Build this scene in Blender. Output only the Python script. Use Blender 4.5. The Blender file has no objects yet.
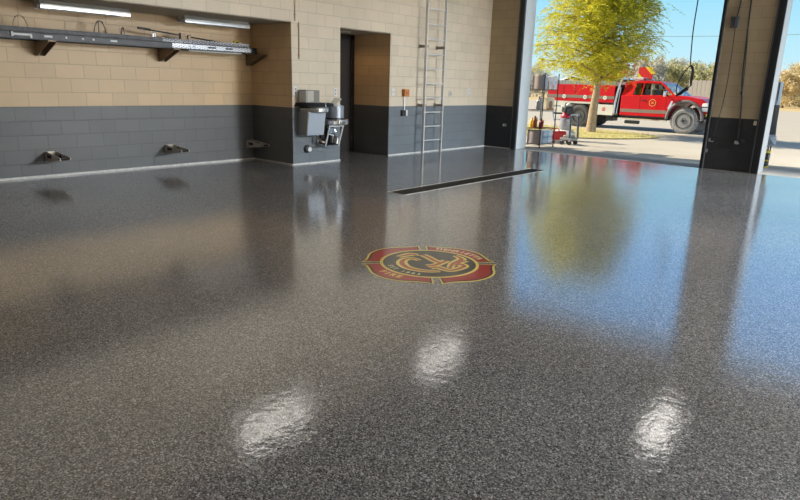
import bpy, bmesh, math, random
from mathutils import Vector, Matrix
random.seed(7)
S = bpy.context.scene
COL = S.collection
PI = math.pi

# ------------------------------------------------------------------ helpers
def newmat(name):
    m = bpy.data.materials.new(name); m.use_nodes = True
    nt = m.node_tree
    for n in list(nt.nodes): nt.nodes.remove(n)
    out = nt.nodes.new('ShaderNodeOutputMaterial')
    b = nt.nodes.new('ShaderNodeBsdfPrincipled')
    nt.links.new(b.outputs[0], out.inputs[0])
    return m, nt, b, out

def mat(name, col, rough=.5, metal=0, var=.12, scale=6, bump=0, bscale=40, spec=.5, coat=0, trans=0):
    """procedural paint: base colour modulated by noise, optional bump"""
    m, nt, b, out = newmat(name)
    tc = nt.nodes.new('ShaderNodeTexCoord')
    nz = nt.nodes.new('ShaderNodeTexNoise'); nz.inputs['Scale'].default_value = scale; nz.inputs['Detail'].default_value = 4
    nt.links.new(tc.outputs['Object'], nz.inputs['Vector'])
    mx = nt.nodes.new('ShaderNodeMix'); mx.data_type = 'RGBA'
    mx.inputs[6].default_value = (*[c*(1-var) for c in col], 1)
    mx.inputs[7].default_value = (*[min(1, c*(1+var)) for c in col], 1)
    nt.links.new(nz.outputs['Fac'], mx.inputs[0])
    nt.links.new(mx.outputs[2], b.inputs['Base Color'])
    b.inputs['Roughness'].default_value = rough
    b.inputs['Metallic'].default_value = metal
    b.inputs['Specular IOR Level'].default_value = spec
    b.inputs['Coat Weight'].default_value = coat
    b.inputs['Coat Roughness'].default_value = .05
    if trans: b.inputs['Transmission Weight'].default_value = trans
    if bump:
        n2 = nt.nodes.new('ShaderNodeTexNoise'); n2.inputs['Scale'].default_value = bscale
        nt.links.new(tc.outputs['Object'], n2.inputs['Vector'])
        bp = nt.nodes.new('ShaderNodeBump'); bp.inputs['Strength'].default_value = bump; bp.inputs['Distance'].default_value = .02
        nt.links.new(n2.outputs['Fac'], bp.inputs['Height']); nt.links.new(bp.outputs[0], b.inputs['Normal'])
    return m

def emat(name, col, strength):
    m, nt, b, out = newmat(name)
    b.inputs['Base Color'].default_value = (*col, 1)
    b.inputs['Emission Color'].default_value = (*col, 1); b.inputs['Emission Strength'].default_value = strength
    return m

def B(): return bmesh.new()

def box(bm, c, s, rot=None):
    r = bmesh.ops.create_cube(bm, size=1)
    M = Matrix.Translation(c) @ (rot.to_4x4() if rot else Matrix()) @ Matrix.Diagonal((*s, 1))
    bmesh.ops.transform(bm, matrix=M, verts=r['verts'])
    return bm

def bx(bm, x0, x1, y0, y1, z0, z1):
    return box(bm, ((x0+x1)/2, (y0+y1)/2, (z0+z1)/2), (abs(x1-x0), abs(y1-y0), abs(z1-z0)))

def cyl(bm, p0, p1, r0, r1=None, seg=12, caps=True):
    p0 = Vector(p0); p1 = Vector(p1); d = p1-p0
    if d.length < 1e-6: return bm
    r = bmesh.ops.create_cone(bm, cap_ends=caps, segments=seg, radius1=r0, radius2=r0 if r1 is None else r1, depth=d.length)
    M = Matrix.Translation((p0+p1)/2) @ d.to_track_quat('Z', 'Y').to_matrix().to_4x4()
    bmesh.ops.transform(bm, matrix=M, verts=r['verts'])
    return bm

def ball(bm, c, r, sub=2, sc=(1, 1, 1)):
    q = bmesh.ops.create_icosphere(bm, subdivisions=sub, radius=r)
    bmesh.ops.transform(bm, matrix=Matrix.Translation(c) @ Matrix.Diagonal((*sc, 1)), verts=q['verts'])
    return bm

def smoothpts(pts, n=6, closed=False):
    """Catmull-Rom"""
    P = [Vector(p) for p in pts]; out = []
    N = len(P)
    rng = range(N) if closed else range(N-1)
    for i in rng:
        if closed: a, b, c, d = P[(i-1) % N], P[i], P[(i+1) % N], P[(i+2) % N]
        else: a, b, c, d = P[max(i-1, 0)], P[i], P[i+1], P[min(i+2, N-1)]
        for k in range(n):
            t = k/n
            out.append(.5*((2*b)+(c-a)*t+(2*a-5*b+4*c-d)*t*t+(3*b-3*c+d-a)*t**3))
    if not closed: out.append(P[-1])
    return out

def tube(bm, pts, r, seg=8, closed=False):
    P = [Vector(p) for p in pts]; N = len(P); rings = []
    up = Vector((0, 0, 1)); prev = None
    for i in range(N):
        if closed: t = P[(i+1) % N]-P[(i-1) % N]
        else: t = P[min(i+1, N-1)]-P[max(i-1, 0)]
        if t.length < 1e-9: t = Vector((0, 0, 1))
        t.normalize()
        if prev is None:
            a = t.cross(up)
            if a.length < .1: a = t.cross(Vector((1, 0, 0)))
        else:
            a = prev - t*prev.dot(t)
            if a.length < 1e-4: a = t.cross(up)
        a.normalize(); prev = a; b = t.cross(a)
        rr = r(i/(N-1)) if callable(r) else r
        rings.append([bm.verts.new(P[i]+rr*(math.cos(2*PI*k/seg)*a+math.sin(2*PI*k/seg)*b)) for k in range(seg)])
    for i in range(N if closed else N-1):
        A, C = rings[i], rings[(i+1) % N]
        for k in range(seg):
            try: bm.faces.new((A[k], A[(k+1) % seg], C[(k+1) % seg], C[k]))
            except ValueError: pass
    if not closed:
        bm.faces.new(rings[0][::-1]); bm.faces.new(rings[-1])
    return bm

def prism(bm, pts, axis, a, b):
    """extrude a 2-D outline along axis ('x': pts=(y,z), 'y': pts=(x,z), 'z': pts=(x,y))"""
    def P(p, t):
        return {'x': (t, p[0], p[1]), 'y': (p[0], t, p[1]), 'z': (p[0], p[1], t)}[axis]
    v0 = [bm.verts.new(P(p, a)) for p in pts]; v1 = [bm.verts.new(P(p, b)) for p in pts]
    n = len(pts)
    bm.faces.new(v0); bm.faces.new(v1[::-1])
    for i in range(n): bm.faces.new((v0[i], v1[i], v1[(i+1) % n], v0[(i+1) % n]))
    return bm

def lathe(bm, prof, c=(0, 0, 0), seg=24, M=None):
    """prof = [(r,z)...]"""
    rings = []
    for r, z in prof:
        rings.append([bm.verts.new((r*math.cos(2*PI*k/seg), r*math.sin(2*PI*k/seg), z)) for k in range(seg)])
    vs = [v for ring in rings for v in ring]
    for A, C in zip(rings, rings[1:]):
        for k in range(seg): bm.faces.new((A[k], A[(k+1) % seg], C[(k+1) % seg], C[k]))
    bm.faces.new(rings[0][::-1]); bm.faces.new(rings[-1])
    bmesh.ops.transform(bm, matrix=Matrix.Translation(c) @ (M or Matrix()), verts=vs)
    return bm

def ribbon(bm, pts, w, z, taper=None):
    P = [Vector((p[0], p[1], 0)) for p in pts]; N = len(P); L = []
    for i in range(N):
        t = (P[min(i+1, N-1)]-P[max(i-1, 0)]).normalized(); n = Vector((-t.y, t.x, 0))
        ww = w*(taper(i/(N-1)) if taper else 1)/2
        L.append((bm.verts.new((P[i]+n*ww)+Vector((0, 0, z))), bm.verts.new((P[i]-n*ww)+Vector((0, 0, z)))))
    for A, C in zip(L, L[1:]): bm.faces.new((A[1], C[1], C[0], A[0]))
    return bm

def obj(name, bm, m, parent=None, smooth=False, bevel=0, seg=2, label=None, recalc=True):
    if recalc: bmesh.ops.recalc_face_normals(bm, faces=bm.faces)
    me = bpy.data.meshes.new(name); bm.to_mesh(me); bm.free()
    if smooth:
        for p in me.polygons: p.use_smooth = True
    me.materials.append(m)
    o = bpy.data.objects.new(name, me); COL.objects.link(o)
    if parent: o.parent = parent
    if bevel:
        md = o.modifiers.new('bevel', 'BEVEL'); md.width = bevel; md.segments = seg; md.limit_method = 'ANGLE'
    if smooth and bevel == 0 and len(me.polygons) < 4000:
        md = o.modifiers.new('split', 'EDGE_SPLIT'); md.split_angle = math.radians(40)
    if label: o['label'] = label
    return o

def thing(name, label, cat, loc=(0, 0, 0), rotz=0, group=None):
    o = bpy.data.objects.new(name, None); COL.objects.link(o)
    o.location = loc; o.rotation_euler = (0, 0, rotz); o.empty_display_size = .1
    o['label'] = label; o['category'] = cat
    if group: o['group'] = group
    return o

def tag(o, label, cat, group=None, kind=None):
    o['label'] = label; o['category'] = cat
    if group: o['group'] = group
    if kind: o['kind'] = kind
    return o

def struct(name, bm, m, parent=None, **k):
    o = obj(name, bm, m, parent, **k)
    if parent is None: o['kind'] = 'structure'
    return o

def copy_tree(o, parent=None):
    c = o.copy(); COL.objects.link(c); c.parent = parent
    for ch in list(o.children): copy_tree(ch, c)
    return c

def text_bm(s, size, extrude=.0004, align='CENTER'):
    cu = bpy.data.curves.new('lettering', 'FONT'); cu.body = s; cu.size = size; cu.align_x = align; cu.extrude = extrude
    cu.offset = size*.026
    o = bpy.data.objects.new('lettering', cu); COL.objects.link(o)
    dg = bpy.context.evaluated_depsgraph_get()
    me = bpy.data.meshes.new_from_object(o.evaluated_get(dg))
    bm = B(); bm.from_mesh(me)
    bpy.data.objects.remove(o); bpy.data.meshes.remove(me)
    return bm

def add_bm(dst, src, M):
    src.transform(M)
    me = bpy.data.meshes.new('tmp'); src.to_mesh(me); src.free()
    dst.from_mesh(me); bpy.data.meshes.remove(me)

def arc_text(bm, s, r, a_mid, da, size, z, outward):
    """letters on a circle of radius r; outward: tops away from the centre"""
    n = len(s)
    for i, ch in enumerate(s):
        if ch == ' ': continue
        a = a_mid + (-(i-(n-1)/2)*da if outward else (i-(n-1)/2)*da)
        M = Matrix.Translation((r*math.cos(a), r*math.sin(a), z)) @ Matrix.Rotation(a-PI/2 if outward else a+PI/2, 4, 'Z')
        add_bm(bm, text_bm(ch, size), M)

# ------------------------------------------------------------------ materials
def block_material(name, upper, lower, split=1.02, upper_in=None, lower_in=None):
    m, nt, b, out = newmat(name)
    N = nt.nodes; L = nt.links
    g = N.new('ShaderNodeNewGeometry')
    sp = N.new('ShaderNodeSeparateXYZ'); L.new(g.outputs['Position'], sp.inputs[0])
    sn = N.new('ShaderNodeSeparateXYZ'); L.new(g.outputs['True Normal'], sn.inputs[0])
    ab = N.new('ShaderNodeMath'); ab.operation = 'ABSOLUTE'; L.new(sn.outputs[0], ab.inputs[0])
    gt = N.new('ShaderNodeMath'); gt.operation = 'GREATER_THAN'; L.new(ab.outputs[0], gt.inputs[0]); gt.inputs[1].default_value = .5
    mx = N.new('ShaderNodeMix'); L.new(gt.outputs[0], mx.inputs[0]); L.new(sp.outputs[0], mx.inputs[2]); L.new(sp.outputs[1], mx.inputs[3])
    cb = N.new('ShaderNodeCombineXYZ'); L.new(mx.outputs[0], cb.inputs[0]); L.new(sp.outputs[2], cb.inputs[1])
    br = N.new('ShaderNodeTexBrick'); L.new(cb.outputs[0], br.inputs['Vector'])
    br.inputs['Scale'].default_value = 1; br.inputs['Brick Width'].default_value = .406; br.inputs['Row Height'].default_value = .2035
    br.inputs['Mortar Size'].default_value = .007; br.inputs['Mortar Smooth'].default_value = .35; br.inputs['Bias'].default_value = 0
    br.offset = .5; br.offset_frequency = 2
    br.inputs['Color1'].default_value = (.95, .95, .95, 1); br.inputs['Color2'].default_value = (1.03, 1.03, 1.03, 1); br.inputs['Mortar'].default_value = (.80, .80, .80, 1)
    zs = N.new('ShaderNodeMath'); zs.operation = 'GREATER_THAN'; L.new(sp.outputs[2], zs.inputs[0]); zs.inputs[1].default_value = split
    pc = N.new('ShaderNodeMix'); pc.data_type = 'RGBA'; L.new(zs.outputs[0], pc.inputs[0])
    pc.inputs[6].default_value = (*lower, 1); pc.inputs[7].default_value = (*upper, 1)
    if upper_in:                                   # recesses behind the wall plane: their warm, dim light is put into the paint colour
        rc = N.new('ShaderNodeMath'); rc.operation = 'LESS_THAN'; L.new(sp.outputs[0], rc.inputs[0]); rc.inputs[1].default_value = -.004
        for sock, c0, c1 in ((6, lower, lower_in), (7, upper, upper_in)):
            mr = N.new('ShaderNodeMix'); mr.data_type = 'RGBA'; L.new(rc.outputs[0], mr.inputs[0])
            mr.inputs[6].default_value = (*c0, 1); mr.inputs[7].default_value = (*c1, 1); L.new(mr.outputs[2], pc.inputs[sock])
    nz = N.new('ShaderNodeTexNoise'); nz.inputs['Scale'].default_value = 1.6; nz.inputs['Detail'].default_value = 5; L.new(g.outputs['Position'], nz.inputs['Vector'])
    rp = N.new('ShaderNodeMapRange'); L.new(nz.outputs['Fac'], rp.inputs[0]); rp.inputs[3].default_value = .88; rp.inputs[4].default_value = 1.12
    m1 = N.new('ShaderNodeMix'); m1.data_type = 'RGBA'; m1.blend_type = 'MULTIPLY'; m1.inputs[0].default_value = 1
    L.new(pc.outputs[2], m1.inputs[6]); L.new(br.outputs['Color'], m1.inputs[7])
    m2 = N.new('ShaderNodeMix'); m2.data_type = 'RGBA'; m2.blend_type = 'MULTIPLY'; m2.inputs[0].default_value = 1
    L.new(m1.outputs[2], m2.inputs[6]); L.new(rp.outputs[0], m2.inputs[7])
    L.new(m2.outputs[2], b.inputs['Base Color'])
    b.inputs['Roughness'].default_value = .42; b.inputs['Specular IOR Level'].default_value = .45
    n2 = N.new('ShaderNodeTexNoise'); n2.inputs['Scale'].default_value = 90; L.new(g.outputs['Position'], n2.inputs['Vector'])
    iv = N.new('ShaderNodeMath'); iv.operation = 'SUBTRACT'; iv.inputs[0].default_value = 1; L.new(br.outputs['Fac'], iv.inputs[1])
    ad = N.new('ShaderNodeMath'); ad.operation = 'MULTIPLY_ADD'; L.new(n2.outputs['Fac'], ad.inputs[0]); ad.inputs[1].default_value = .12; L.new(iv.outputs[0], ad.inputs[2])
    bp = N.new('ShaderNodeBump'); bp.inputs['Strength'].default_value = .45; bp.inputs['Distance'].default_value = .006
    L.new(ad.outputs[0], bp.inputs['Height']); L.new(bp.outputs[0], b.inputs['Normal'])
    return m

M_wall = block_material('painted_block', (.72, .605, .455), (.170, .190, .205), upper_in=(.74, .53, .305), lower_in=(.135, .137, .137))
M_wall_door = block_material('painted_block_door_side', (.44, .34, .21), (.030, .029, .031))  # same block paint, darkened so the colour carries this side's shade

def epoxy_finish(nt, b, ior=2.5, rough=.022):
    N = nt.nodes; L = nt.links
    g = N.new('ShaderNodeNewGeometry')
    n1 = N.new('ShaderNodeTexNoise'); n1.inputs['Scale'].default_value = 20; n1.inputs['Detail'].default_value = 2.5; L.new(g.outputs['Position'], n1.inputs['Vector'])
    n2 = N.new('ShaderNodeTexNoise'); n2.inputs['Scale'].default_value = 110; n2.inputs['Detail'].default_value = 2; L.new(g.outputs['Position'], n2.inputs['Vector'])
    n3 = N.new('ShaderNodeTexNoise'); n3.inputs['Scale'].default_value = 2.2; n3.inputs['Detail'].default_value = 2; L.new(g.outputs['Position'], n3.inputs['Vector'])
    a = N.new('ShaderNodeMath'); a.operation = 'MULTIPLY_ADD'; L.new(n2.outputs['Fac'], a.inputs[0]); a.inputs[1].default_value = .30; L.new(n1.outputs['Fac'], a.inputs[2])
    c = N.new('ShaderNodeMath'); c.operation = 'MULTIPLY_ADD'; L.new(n3.outputs['Fac'], c.inputs[0]); c.inputs[1].default_value = 1.2; L.new(a.outputs[0], c.inputs[2])
    bp = N.new('ShaderNodeBump'); bp.inputs['Strength'].default_value = .5; bp.inputs['Distance'].default_value = .0021
    L.new(c.outputs[0], bp.inputs['Height'])
    b.inputs['Roughness'].default_value = .45
    b.inputs['Specular IOR Level'].default_value = .3
    b.inputs['Coat Weight'].default_value = 1; b.inputs['Coat IOR'].default_value = ior; b.inputs['Coat Roughness'].default_value = rough
    L.new(bp.outputs[0], b.inputs['Coat Normal'])
    return g

def floor_material():
    m, nt, b, out = newmat('flake_epoxy_floor')
    N = nt.nodes; L = nt.links
    g = epoxy_finish(nt, b)
    v = N.new('ShaderNodeTexVoronoi'); v.inputs['Scale'].default_value = 170; L.new(g.outputs['Position'], v.inputs['Vector'])
    s = N.new('ShaderNodeSeparateColor'); L.new(v.outputs['Color'], s.inputs[0])
    r = N.new('ShaderNodeValToRGB'); L.new(s.outputs[0], r.inputs[0])
    e = r.color_ramp.elements
    e[0].position = 0; e[0].color = (.02, .019, .019, 1)
    e[1].position = 1; e[1].color = (.60, .57, .54, 1)
    for p, c in ((.22, (.07, .066, .064)), (.45, (.14, .13, .124)), (.72, (.24, .225, .212)), (.9, (.38, .355, .335))):
        q = e.new(p); q.color = (*c, 1)
    for q in e: q.color = (*[min(.8, k*1.2) for k in q.color[:3]], 1)
    nz = N.new('ShaderNodeTexNoise'); nz.inputs['Scale'].default_value = .55; nz.inputs['Detail'].default_value = 3; L.new(g.outputs['Position'], nz.inputs['Vector'])
    rp = N.new('ShaderNodeMapRange'); L.new(nz.outputs['Fac'], rp.inputs[0]); rp.inputs[1].default_value = .3; rp.inputs[2].default_value = .7; rp.inputs[3].default_value = .86; rp.inputs[4].default_value = 1.14
    mm = N.new('ShaderNodeMix'); mm.data_type = 'RGBA'; mm.blend_type = 'MULTIPLY'; mm.inputs[0].default_value = 1
    L.new(r.outputs[0], mm.inputs[6]); L.new(rp.outputs[0], mm.inputs[7]); L.new(mm.outputs[2], b.inputs['Base Color'])
    return m
M_floor = floor_material()

def decal(name, col):
    m, nt, b, out = newmat(name)
    g = epoxy_finish(nt, b, ior=1.4)
    nz = nt.nodes.new('ShaderNodeTexNoise'); nz.inputs['Scale'].default_value = 120; nt.links.new(g.outputs['Position'], nz.inputs['Vector'])
    mx = nt.nodes.new('ShaderNodeMix'); mx.data_type = 'RGBA'; nt.links.new(nz.outputs['Fac'], mx.inputs[0])
    mx.inputs[6].default_value = (*[c*.8 for c in col], 1); mx.inputs[7].default_value = (*[c*1.15 for c in col], 1)
    nt.links.new(mx.outputs[2], b.inputs['Base Color'])
    return m
D_red = decal('emblem_red', (.46, .018, .022)); D_gold = decal('emblem_gold', (1.0, .74, .16)); D_black = decal('emblem_black', (.014, .012, .012))
D_orange = decal('emblem_orange', (.52, .10, .035)); D_cream = decal('emblem_cream', (.95, .82, .45))

M_ceil = mat('ceiling_deck', (.16, .155, .15), .7)
M_soffit = mat('soffit_board', (.34, .29, .22), .7)
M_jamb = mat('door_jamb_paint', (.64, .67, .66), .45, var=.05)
M_jamb2 = mat('door_jamb_paint_shaded', (.30, .31, .31), .45, var=.05)  # darker copy of the jamb paint, shade put into its colour
M_track = mat('black_track', (.018, .02, .024), .45)
M_trackgrey = mat('grey_track_edge', (.13, .135, .14), .35, .6)
M_caulk = mat('white_base_line', (.70, .68, .64), .4, var=.35, scale=14)
M_alu = mat('aluminium', (.62, .63, .64), .32, .75, var=.08)
M_ladder = mat('ladder_aluminium', (.72, .70, .67), .4, .2, var=.06)
M_steel = mat('stainless', (.52, .52, .51), .24, .85, var=.08)
M_steelside = mat('stainless_side', (.42, .41, .39), .35, .6, var=.12)
M_dsteel = mat('dark_steel', (.035, .035, .037), .4, .5, var=.3, scale=20)
M_rust = mat('brown_bracket', (.26, .19, .125), .5, .4, var=.4, scale=25)
M_black = mat('black_plastic', (.015, .015, .016), .4)
M_cloth_black = mat('black_cloth', (.014, .014, .016), .85, bump=.4)
M_white = mat('white_plastic', (.75, .75, .73), .4, var=.05)
M_red = mat('fire_red', (.60, .003, .009), .4, spec=.25, coat=.2, var=.04)
M_redp = mat('red_plastic', (.62, .02, .02), .4)
M_orange = mat('orange_plastic', (.60, .22, .05), .5)
M_yellow = mat('yellow', (.80, .62, .04), .5)
M_stripe = mat('reflective_stripe', (.28, .22, .18), .4, .3)
M_tread = mat('tread_plate', (.66, .64, .60), .35, .45, bump=.3, bscale=30)
M_panelwhite = mat('body_white', (.70, .68, .62), .4, var=.06)
M_rubber = mat('tyre_rubber', (.10, .098, .095), .85, bump=.5, bscale=30)
M_mudtyre = mat('dusty_tyre', (.27, .265, .26), .9, var=.25, bump=.6, bscale=26)
M_rim = mat('dark_rim', (.07, .07, .075), .35, .7)
M_chrome = mat('chrome', (.80, .80, .82), .10, 1, var=.02)
M_cab_int = mat('cab_interior', (.40, .40, .40), .7)
M_bark = mat('bark', (.36, .27, .18), .9, var=.45, scale=14, bump=.8, bscale=24)
M_bark_far = mat('far_bark', (.22, .18, .13), .9, var=.3)
M_fence = mat('fence_panel', (.50, .42, .33), .8, var=.1)
M_concrete = mat('concrete_apron', (.53, .475, .385), .85, var=.10, scale=.9, bump=.1)
M_grass = mat('grass', (.56, .48, .20), .95, var=.35, scale=7, bump=.7, bscale=60)
M_field = mat('dry_field', (.62, .46, .22), .95, var=.30, scale=.25)
M_box_grey = mat('grey_box', (.74, .64, .64), .6); M_card = mat('tan_box', (.85, .72, .48), .7)
M_bluewater = mat('pale_blue_pack', (.52, .64, .76), .35, var=.2, scale=18)
M_tarp = mat('pale_blue_sheet', (.34, .44, .54), .4, bump=.5, bscale=9, var=.3)
M_greycloth = mat('grey_cloth', (.045, .05, .06), .8, bump=.5, bscale=12)
M_bag = mat('grey_blue_bag', (.40, .46, .54), .6, var=.5, scale=16, bump=.6, bscale=18)
M_wire = mat('dark_wire', (.05, .045, .045), .4, .5)
M_card_side = mat('beige_mesh_panel', (.50, .46, .38), .6, var=.25, scale=60)
M_boxdark = mat('grey_panel', (.20, .185, .165), .5)
M_door = mat('dark_door', (.013, .009, .007), .7)
M_conduit = mat('painted_conduit', (.62, .50, .35), .5)
M_diff = emat('lamp_diffuser', (1, .95, .88), 6)
M_dull = mat('unlit_tube', (.34, .34, .32), .7, var=.03)

def glass_mat():
    m, nt, b, out = newmat('window_glass')
    t = nt.nodes.new('ShaderNodeBsdfTransparent'); t.inputs[0].default_value = (.86, .93, .90, 1)
    gl = nt.nodes.new('ShaderNodeBsdfGlossy'); gl.inputs['Roughness'].default_value = .02
    fr = nt.nodes.new('ShaderNodeFresnel'); fr.inputs[0].default_value = 1.55
    mx = nt.nodes.new('ShaderNodeMixShader'); nt.links.new(fr.outputs[0], mx.inputs[0]); nt.links.new(t.outputs[0], mx.inputs[1]); nt.links.new(gl.outputs[0], mx.inputs[2])
    nt.links.new(mx.outputs[0], out.inputs[0]); return m
M_glass = glass_mat()

def leaf_mat(name, c1, c2, c3):
    m, nt, b, out = newmat(name)
    g = nt.nodes.new('ShaderNodeNewGeometry')
    r = nt.nodes.new('ShaderNodeValToRGB'); nt.links.new(g.outputs['Random Per Island'], r.inputs[0])
    e = r.color_ramp.elements; e[0].color = (*c1, 1); e[1].color = (*c3, 1); q = e.new(.5); q.color = (*c2, 1)
    nt.links.new(r.outputs[0], b.inputs['Base Color']); b.inputs['Roughness'].default_value = .6
    tl = nt.nodes.new('ShaderNodeBsdfTranslucent'); nt.links.new(r.outputs[0], tl.inputs[0])
    mx = nt.nodes.new('ShaderNodeMixShader'); mx.inputs[0].default_value = .4
    nt.links.new(b.outputs[0], mx.inputs[1]); nt.links.new(tl.outputs[0], mx.inputs[2]); nt.links.new(mx.outputs[0], out.inputs[0])
    return m
L_cyp = leaf_mat('cypress_leaf', (.36, .44, .03), (.70, .66, .06), (.92, .78, .12))
L_far = leaf_mat('far_leaf', (.36, .40, .22), (.60, .57, .32), (.78, .70, .46))
L_far2 = leaf_mat('far_leaf_autumn', (.48, .40, .20), (.70, .56, .28), (.85, .68, .42))
L_pale = leaf_mat('far_leaf_pale', (.46, .46, .40), (.60, .58, .50), (.72, .70, .62))
L_red = leaf_mat('far_leaf_russet', (.34, .16, .10), (.50, .28, .20), (.58, .40, .30))

# ------------------------------------------------------------------ the building
D = .45                                     # thickness of the door wall
bm = B(); bx(bm, -1.25, 22.3, -24, -.03, -.3, 0); struct('floor', bm, M_floor)
AX, DX = -1.16, -1.08                        # backs of the alcove and of the door recess
bm = B()
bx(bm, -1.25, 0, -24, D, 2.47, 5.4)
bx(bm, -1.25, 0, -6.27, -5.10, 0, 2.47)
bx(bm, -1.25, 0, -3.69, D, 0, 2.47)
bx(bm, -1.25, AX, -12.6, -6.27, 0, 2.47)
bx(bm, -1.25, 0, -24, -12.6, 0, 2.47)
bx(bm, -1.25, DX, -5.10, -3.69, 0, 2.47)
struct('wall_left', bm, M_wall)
bm = B()
bx(bm, 0, .90, 0, D, 0, 5.4)
bx(bm, .90, 22.3, 0, D, 4.05, 5.4)
for x0, x1 in ((5.25, 6.25), (10.6, 11.6), (15.95, 16.95), (21.3, 22.3)): bx(bm, x0, x1, 0, D, 0, 4.05)
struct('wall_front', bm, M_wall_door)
bm = B(); bx(bm, 22.3, 22.5, -24, D, 0, 5.4); struct('wall_right', bm, M_wall)
bm = B(); bx(bm, -1.25, 22.5, -24.2, -24, 0, 5.4); struct('wall_back', bm, M_wall)
bm = B(); bx(bm, -1.25, 22.5, -24.2, D, 5.4, 6.2)
struct('ceiling', bm, M_ceil)
bm = B(); bx(bm, AX, -.02, -12.6, -6.27, 2.455, 2.47); bx(bm, DX, -.02, -5.10, -3.69, 2.455, 2.47); struct('ceiling_alcove', bm, M_soffit)
# white line along the foot of the wall
bm = B()
bx(bm, AX, AX+.018, -12.6, -6.27, 0, .028); bx(bm, AX, 0, -6.288, -6.27, 0, .022)
bx(bm, 0, .014, -6.27, -5.10, 0, .022); bx(bm, 0, .014, -3.69, 0, 0, .022); bx(bm, 0, .83, -.012, 0, 0, .014)
struct('baseboard_left', bm, M_caulk)

# door jambs: pale painted return, black track and grey edge
def jamb(n, x, s, w=.09):
    """x: the opening's edge; s=+1 when the opening lies toward +x"""
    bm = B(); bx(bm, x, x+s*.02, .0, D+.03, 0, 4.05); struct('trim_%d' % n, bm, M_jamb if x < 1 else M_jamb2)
    bm = B(); bx(bm, x-s*w, x+s*.03, -.045, -.002, 0, 4.3)
    if w > .05: bx(bm, x+s*.0, x+s*.035, -.075, -.04, 0, 4.3)
    struct('trim_%d' % (n+1), bm, M_track)
    bm = B(); bx(bm, x-s*(w+.022), x-s*(w+.002), -.06, -.002, 0, 4.3); struct('trim_%d' % (n+2), bm, M_trackgrey)
n = 2
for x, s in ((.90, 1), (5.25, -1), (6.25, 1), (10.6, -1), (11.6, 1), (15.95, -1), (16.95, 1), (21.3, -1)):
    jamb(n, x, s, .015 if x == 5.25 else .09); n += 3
for k, (x0, x1) in enumerate(((.92, 5.23), (6.27, 10.58), (11.62, 15.93), (16.97, 21.28))):
    bm = B(); bx(bm, x0, x1, 0, D+.03, 4.03, 4.05); struct('trim_%d' % (n+k), bm, M_jamb)
# pale threshold line at the slab edge
# door in the recess
bm = B(); bx(bm, DX, DX+.045, -5.06, -3.80, 0, 2.37); d1 = struct('door_1', bm, M_door)
bm = B(); bx(bm, DX, DX+.06, -3.80, -3.695, 0, 2.45); bx(bm, DX, DX+.06, -5.095, -5.06, 0, 2.45); bx(bm, DX, DX+.06, -5.095, -3.695, 2.37, 2.45); obj('door_frame', bm, M_door, d1)
for z in (.3, 1.1, 1.9):
    bm = B(); cyl(bm, (DX+.065, -3.80, z-.05), (DX+.065, -3.80, z+.05), .014); obj('hinge', bm, M_dsteel, d1)
bm = B(); bx(bm, DX+.045, DX+.06, -4.99, -4.93, .95, 1.12); cyl(bm, (DX+.05, -4.96, 1.05), (DX+.10, -4.96, 1.05), .012); cyl(bm, (DX+.10, -4.96, 1.05), (DX+.10, -4.84, 1.05), .011); obj('door_handle', bm, M_alu, d1)
# grey rounded conduit strips painted like the wall
t = thing('wall_conduit', 'narrow conduit painted tan running up the block pier beside the alcove', 'conduit', (0, -6.105, 1.86))
bm = B(); cyl(bm, (.014, 0, 0), (.014, 0, .61), .014); obj('pipe', bm, M_conduit, t)
for z in (.06, .55):
    bm = B(); bx(bm, 0, .008, -.03, .03, z-.012, z+.012); tube(bm, [(0, -.018, z), (.03, -.014, z), (.032, 0, z), (.03, .014, z), (0, .018, z)], .006, 6); obj('clamp', bm, M_conduit, t)
t = thing('wall_conduit', 'tan conduit rising from the corner of the alcove soffit toward the ceiling', 'conduit', (0, -6.187, 2.49))
bm = B(); cyl(bm, (.012, 0, 0), (.012, 0, 2.9), .012); obj('pipe', bm, M_conduit, t)
bm = B(); bx(bm, 0, .008, -.03, .03, .09, .115); tube(bm, [(0, -.016, .1), (.026, -.012, .1), (.028, 0, .1), (.026, .012, .1), (0, .016, .1)], .006, 6); obj('clamp', bm, M_conduit, t)

# ------------------------------------------------------------------ soffit lights
M_fixt = mat('strip_light_housing', (.50, .49, .46), .6)
def strip_light(label, a, b, width=.26):
    a = Vector(a); b = Vector(b); mid = (a+b)/2; L = (b-a).length; ang = math.atan2((b-a).y, (b-a).x)
    t = thing('strip_light', label, 'light', (mid.x, mid.y, 2.455), ang, 'soffit strip lights')
    bm = B(); prism(bm, [(-width/2, -.05), (-width/2+.03, 0), (width/2-.03, 0), (width/2, -.05)], 'x', -L/2, L/2); obj('housing', bm, M_fixt, t)
    for y in (-.065, .065):
        bm = B(); cyl(bm, (-L/2+.03, y, -.072), (L/2-.03, y, -.072), .019, seg=10); tb = obj('lamp_tube', bm, M_dull, t, smooth=True)
        for s in (-1, 1):
            bm = B(); bx(bm, s*(L/2-.03)-.012, s*(L/2-.03)+.012, y-.018, y+.018, -.095, -.05); obj('tube_socket', bm, M_white, tb)
    bm = B()
    for k in range(int(L/.1)):                        # louvre grid below the tubes
        x = -L/2+.06+k*.1
        bx(bm, x-.003, x+.003, -width/2+.01, width/2-.01, -.105, -.085)
    bx(bm, -L/2, L/2, -width/2, -width/2+.006, -.105, -.05); bx(bm, -L/2, L/2, width/2-.006, width/2, -.105, -.05)
    obj('louvre', bm, M_alu, t)
strip_light('white strip light under the alcove soffit above the wire hooks', (-.86, -10.0, 0), (-.86, -8.74, 0), .22)
strip_light('white strip light under the alcove soffit close to its brown end wall', (-.86, -7.83, 0), (-.86, -6.58, 0), .22)
t = thing('recessed_downlight', 'small round white light in the top of the dark door recess', 'light', (-.55, -4.42, 2.455))
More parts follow.
